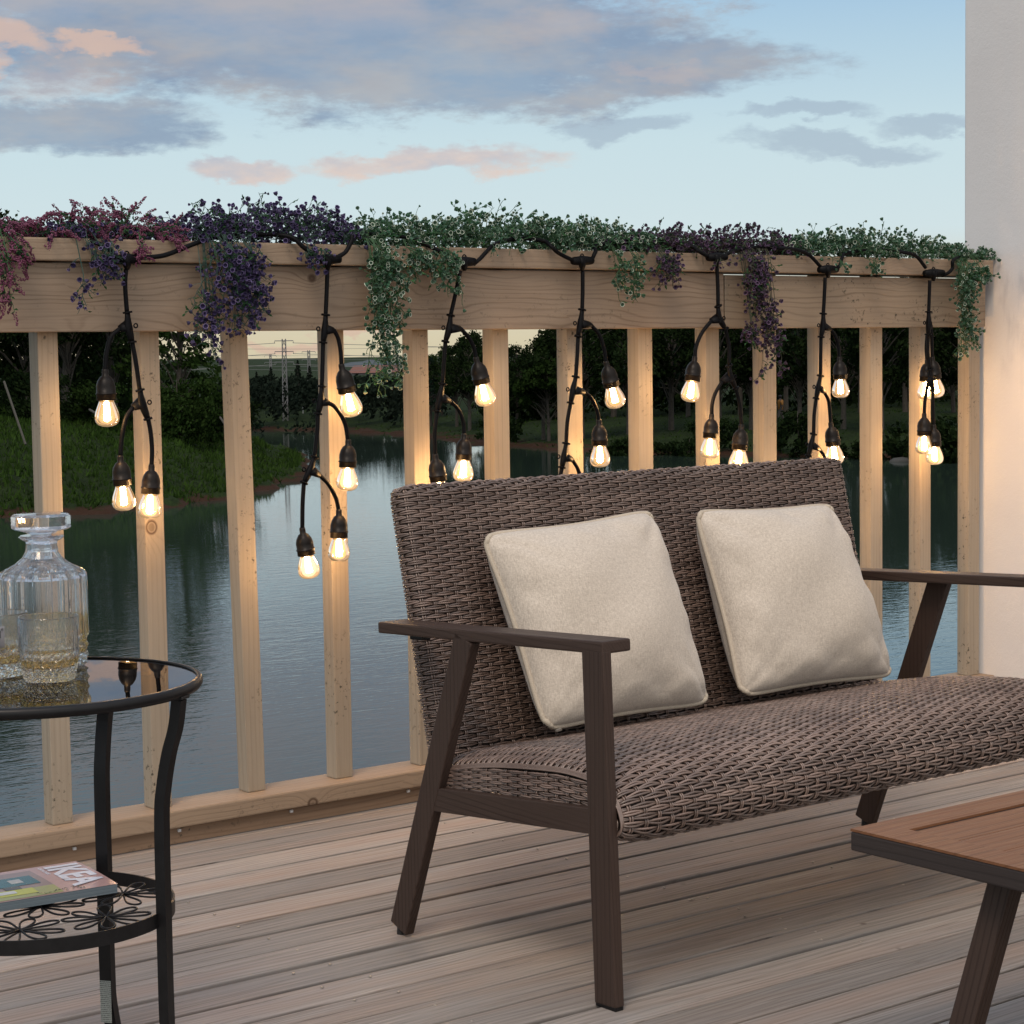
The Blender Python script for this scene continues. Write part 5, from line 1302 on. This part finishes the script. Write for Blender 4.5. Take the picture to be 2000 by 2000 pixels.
    for (px, y0, y1, wd, n_) in hangs:
        for i in range(n_):
            a = lp(px+r_.uniform(-wd*.3, wd*.3), y0, -r_.uniform(.0, .02)); L_ = (y1-y0)*.00122*r_.uniform(.45, 1.) if i else (y1-y0)*.00122
            x_end = r_.uniform(-wd*.5, wd*.5)*.00122*1.2
            st0 = Vector((a.x+r_.gauss(0, .01), 4.30, 1.428)); k_ = 9; pts = [st0, Vector((a.x+r_.gauss(0, .006), 4.262, 1.438)), Vector((a.x+r_.gauss(0, .004), 4.247, 1.418))]
            for j in range(1, k_+1):
                f = j/k_; pts.append(Vector((a.x+x_end*f+r_.gauss(0, .003), a.y-.004+r_.gauss(0, .003), a.z-L_*f)))
            pts = pts[:3]+[q for q in pts[3:] if q.z < 1.41]; st_.tube(pts, [.0013-.0007*j/len(pts) for j in range(len(pts))], 4, False)
            k_ = len(pts)-1
            for j in range(3, k_+1):
                for s_ in range(2 if (kind == 'heather' or r_.random() < .45) else 1):
                    q = pts[j-1].lerp(pts[j], r_.random()); d_ = Vector((r_.gauss(0, .8), -abs(r_.gauss(0, .4)), -.5+r_.gauss(0, .35)))
                    if kind == 'heather': 
                        (floret_spike(q, d_, r_.uniform(.018, .03)) if r_.random() < .35 else leaf(q, d_, r_.uniform(.010, .016)))
                    else: twig(q, d_, r_.uniform(.014, .034), 2, .6, .0108)
            if kind == 'heather': floret_spike(pts[-1], pts[-1]-pts[-2], .03)
    c_ = at((xs[0]+xs[-1])/2, 466, 1, 4.33); e = empty('flower_garland', (c_.x, c_.y, 1.421), label, 'flowers', 'artificial flower garlands along the top board')
    st_.build('stems', M[stem], e)
    pm = {'white': ('bell_white', 'bell_whiterim'), 'purple': ('bell_purple', 'bell_purplerim'), 'dusky': ('bell_dusky', 'bell_duskyrim'), 'heather': ('heather', None)}[kind]
    tag(bl.build('blossoms', M[pm[0]], e), kind='stuff')
    if rm.v: tag(rm.build('blossom_rims', M[pm[1]], e), kind='stuff')
    if lf.v: tag(lf.build('leaves', M['sprig_leaf'], e), kind='stuff')
garland('magenta heather sprigs at the left end, cropped by the edge of the photo', 1, [(-60, 425), (20, 415), (60, 430), (125, 445)], [(5, 485, 610, 45, 6), (28, 470, 520, 40, 3)], 'heather', 'stem_green', 95)
garland('heather mound with dark green leaves and magenta spikes left of the violet bells', 2, [(110, 425), (160, 385), (200, 382), (260, 400), (320, 425), (345, 445)], [(278, 470, 500, 20, 2)], 'heather', 'stem_green', 130)
garland('small spray of violet bells hanging beside the first cable connector', 3, [(100, 455), (180, 440), (215, 445), (290, 450)], [(175, 480, 540, 70, 3), (160, 530, 590, 20, 1), (215, 465, 500, 50, 2)], 'purple', 'stem_teal', 95)
garland('big violet bell garland with a long cascade over the rail board', 4, [(325, 430), (370, 418), (440, 400), (480, 378), (520, 385), (590, 380), (630, 400), (670, 440), (690, 452)], [(445, 480, 640, 100, 13), (410, 560, 690, 50, 5), (480, 520, 640, 80, 6), (500, 480, 590, 50, 4), (610, 465, 520, 40, 4)], 'purple', 'stem_teal', 300)
garland('wide white and green bell garland at the centre with a trailing strand on its left', 5, [(700, 440), (740, 410), (830, 420), (890, 410), (950, 380), (985, 382), (1040, 410), (1090, 425), (1140, 405), (1180, 425), (1230, 440), (1265, 450)], [(745, 480, 640, 55, 12), (745, 590, 768, 50, 10), (820, 475, 545, 90, 7), (880, 470, 580, 50, 6), (1210, 475, 580, 25, 3), (1245, 475, 595, 30, 3), (1000, 465, 490, 60, 3), (1060, 468, 495, 60, 3)], 'white', 'stem_green', 560)
garland('dusky mauve bell garland above the board joint with a long cascade', 6, [(1215, 445), (1270, 428), (1340, 440), (1400, 440), (1440, 430), (1490, 432), (1525, 455), (1545, 470)], [(1310, 480, 560, 60, 7), (1478, 500, 640, 60, 11), (1495, 590, 770, 60, 7), (1460, 630, 680, 30, 3), (1395, 480, 515, 50, 4)], 'dusky', 'stem_brown', 330)
garland('dark green and white bell garland at the right end by the wall', 7, [(1525, 465), (1570, 440), (1620, 428), (1690, 425), (1750, 440), (1810, 455), (1870, 475), (1930, 505)], [(1885, 520, 640, 35, 9), (1885, 600, 730, 35, 7), (1705, 495, 530, 25, 2), (1640, 500, 515, 30, 2), (1915, 520, 545, 30, 3)], 'white', 'stem_green', 430)
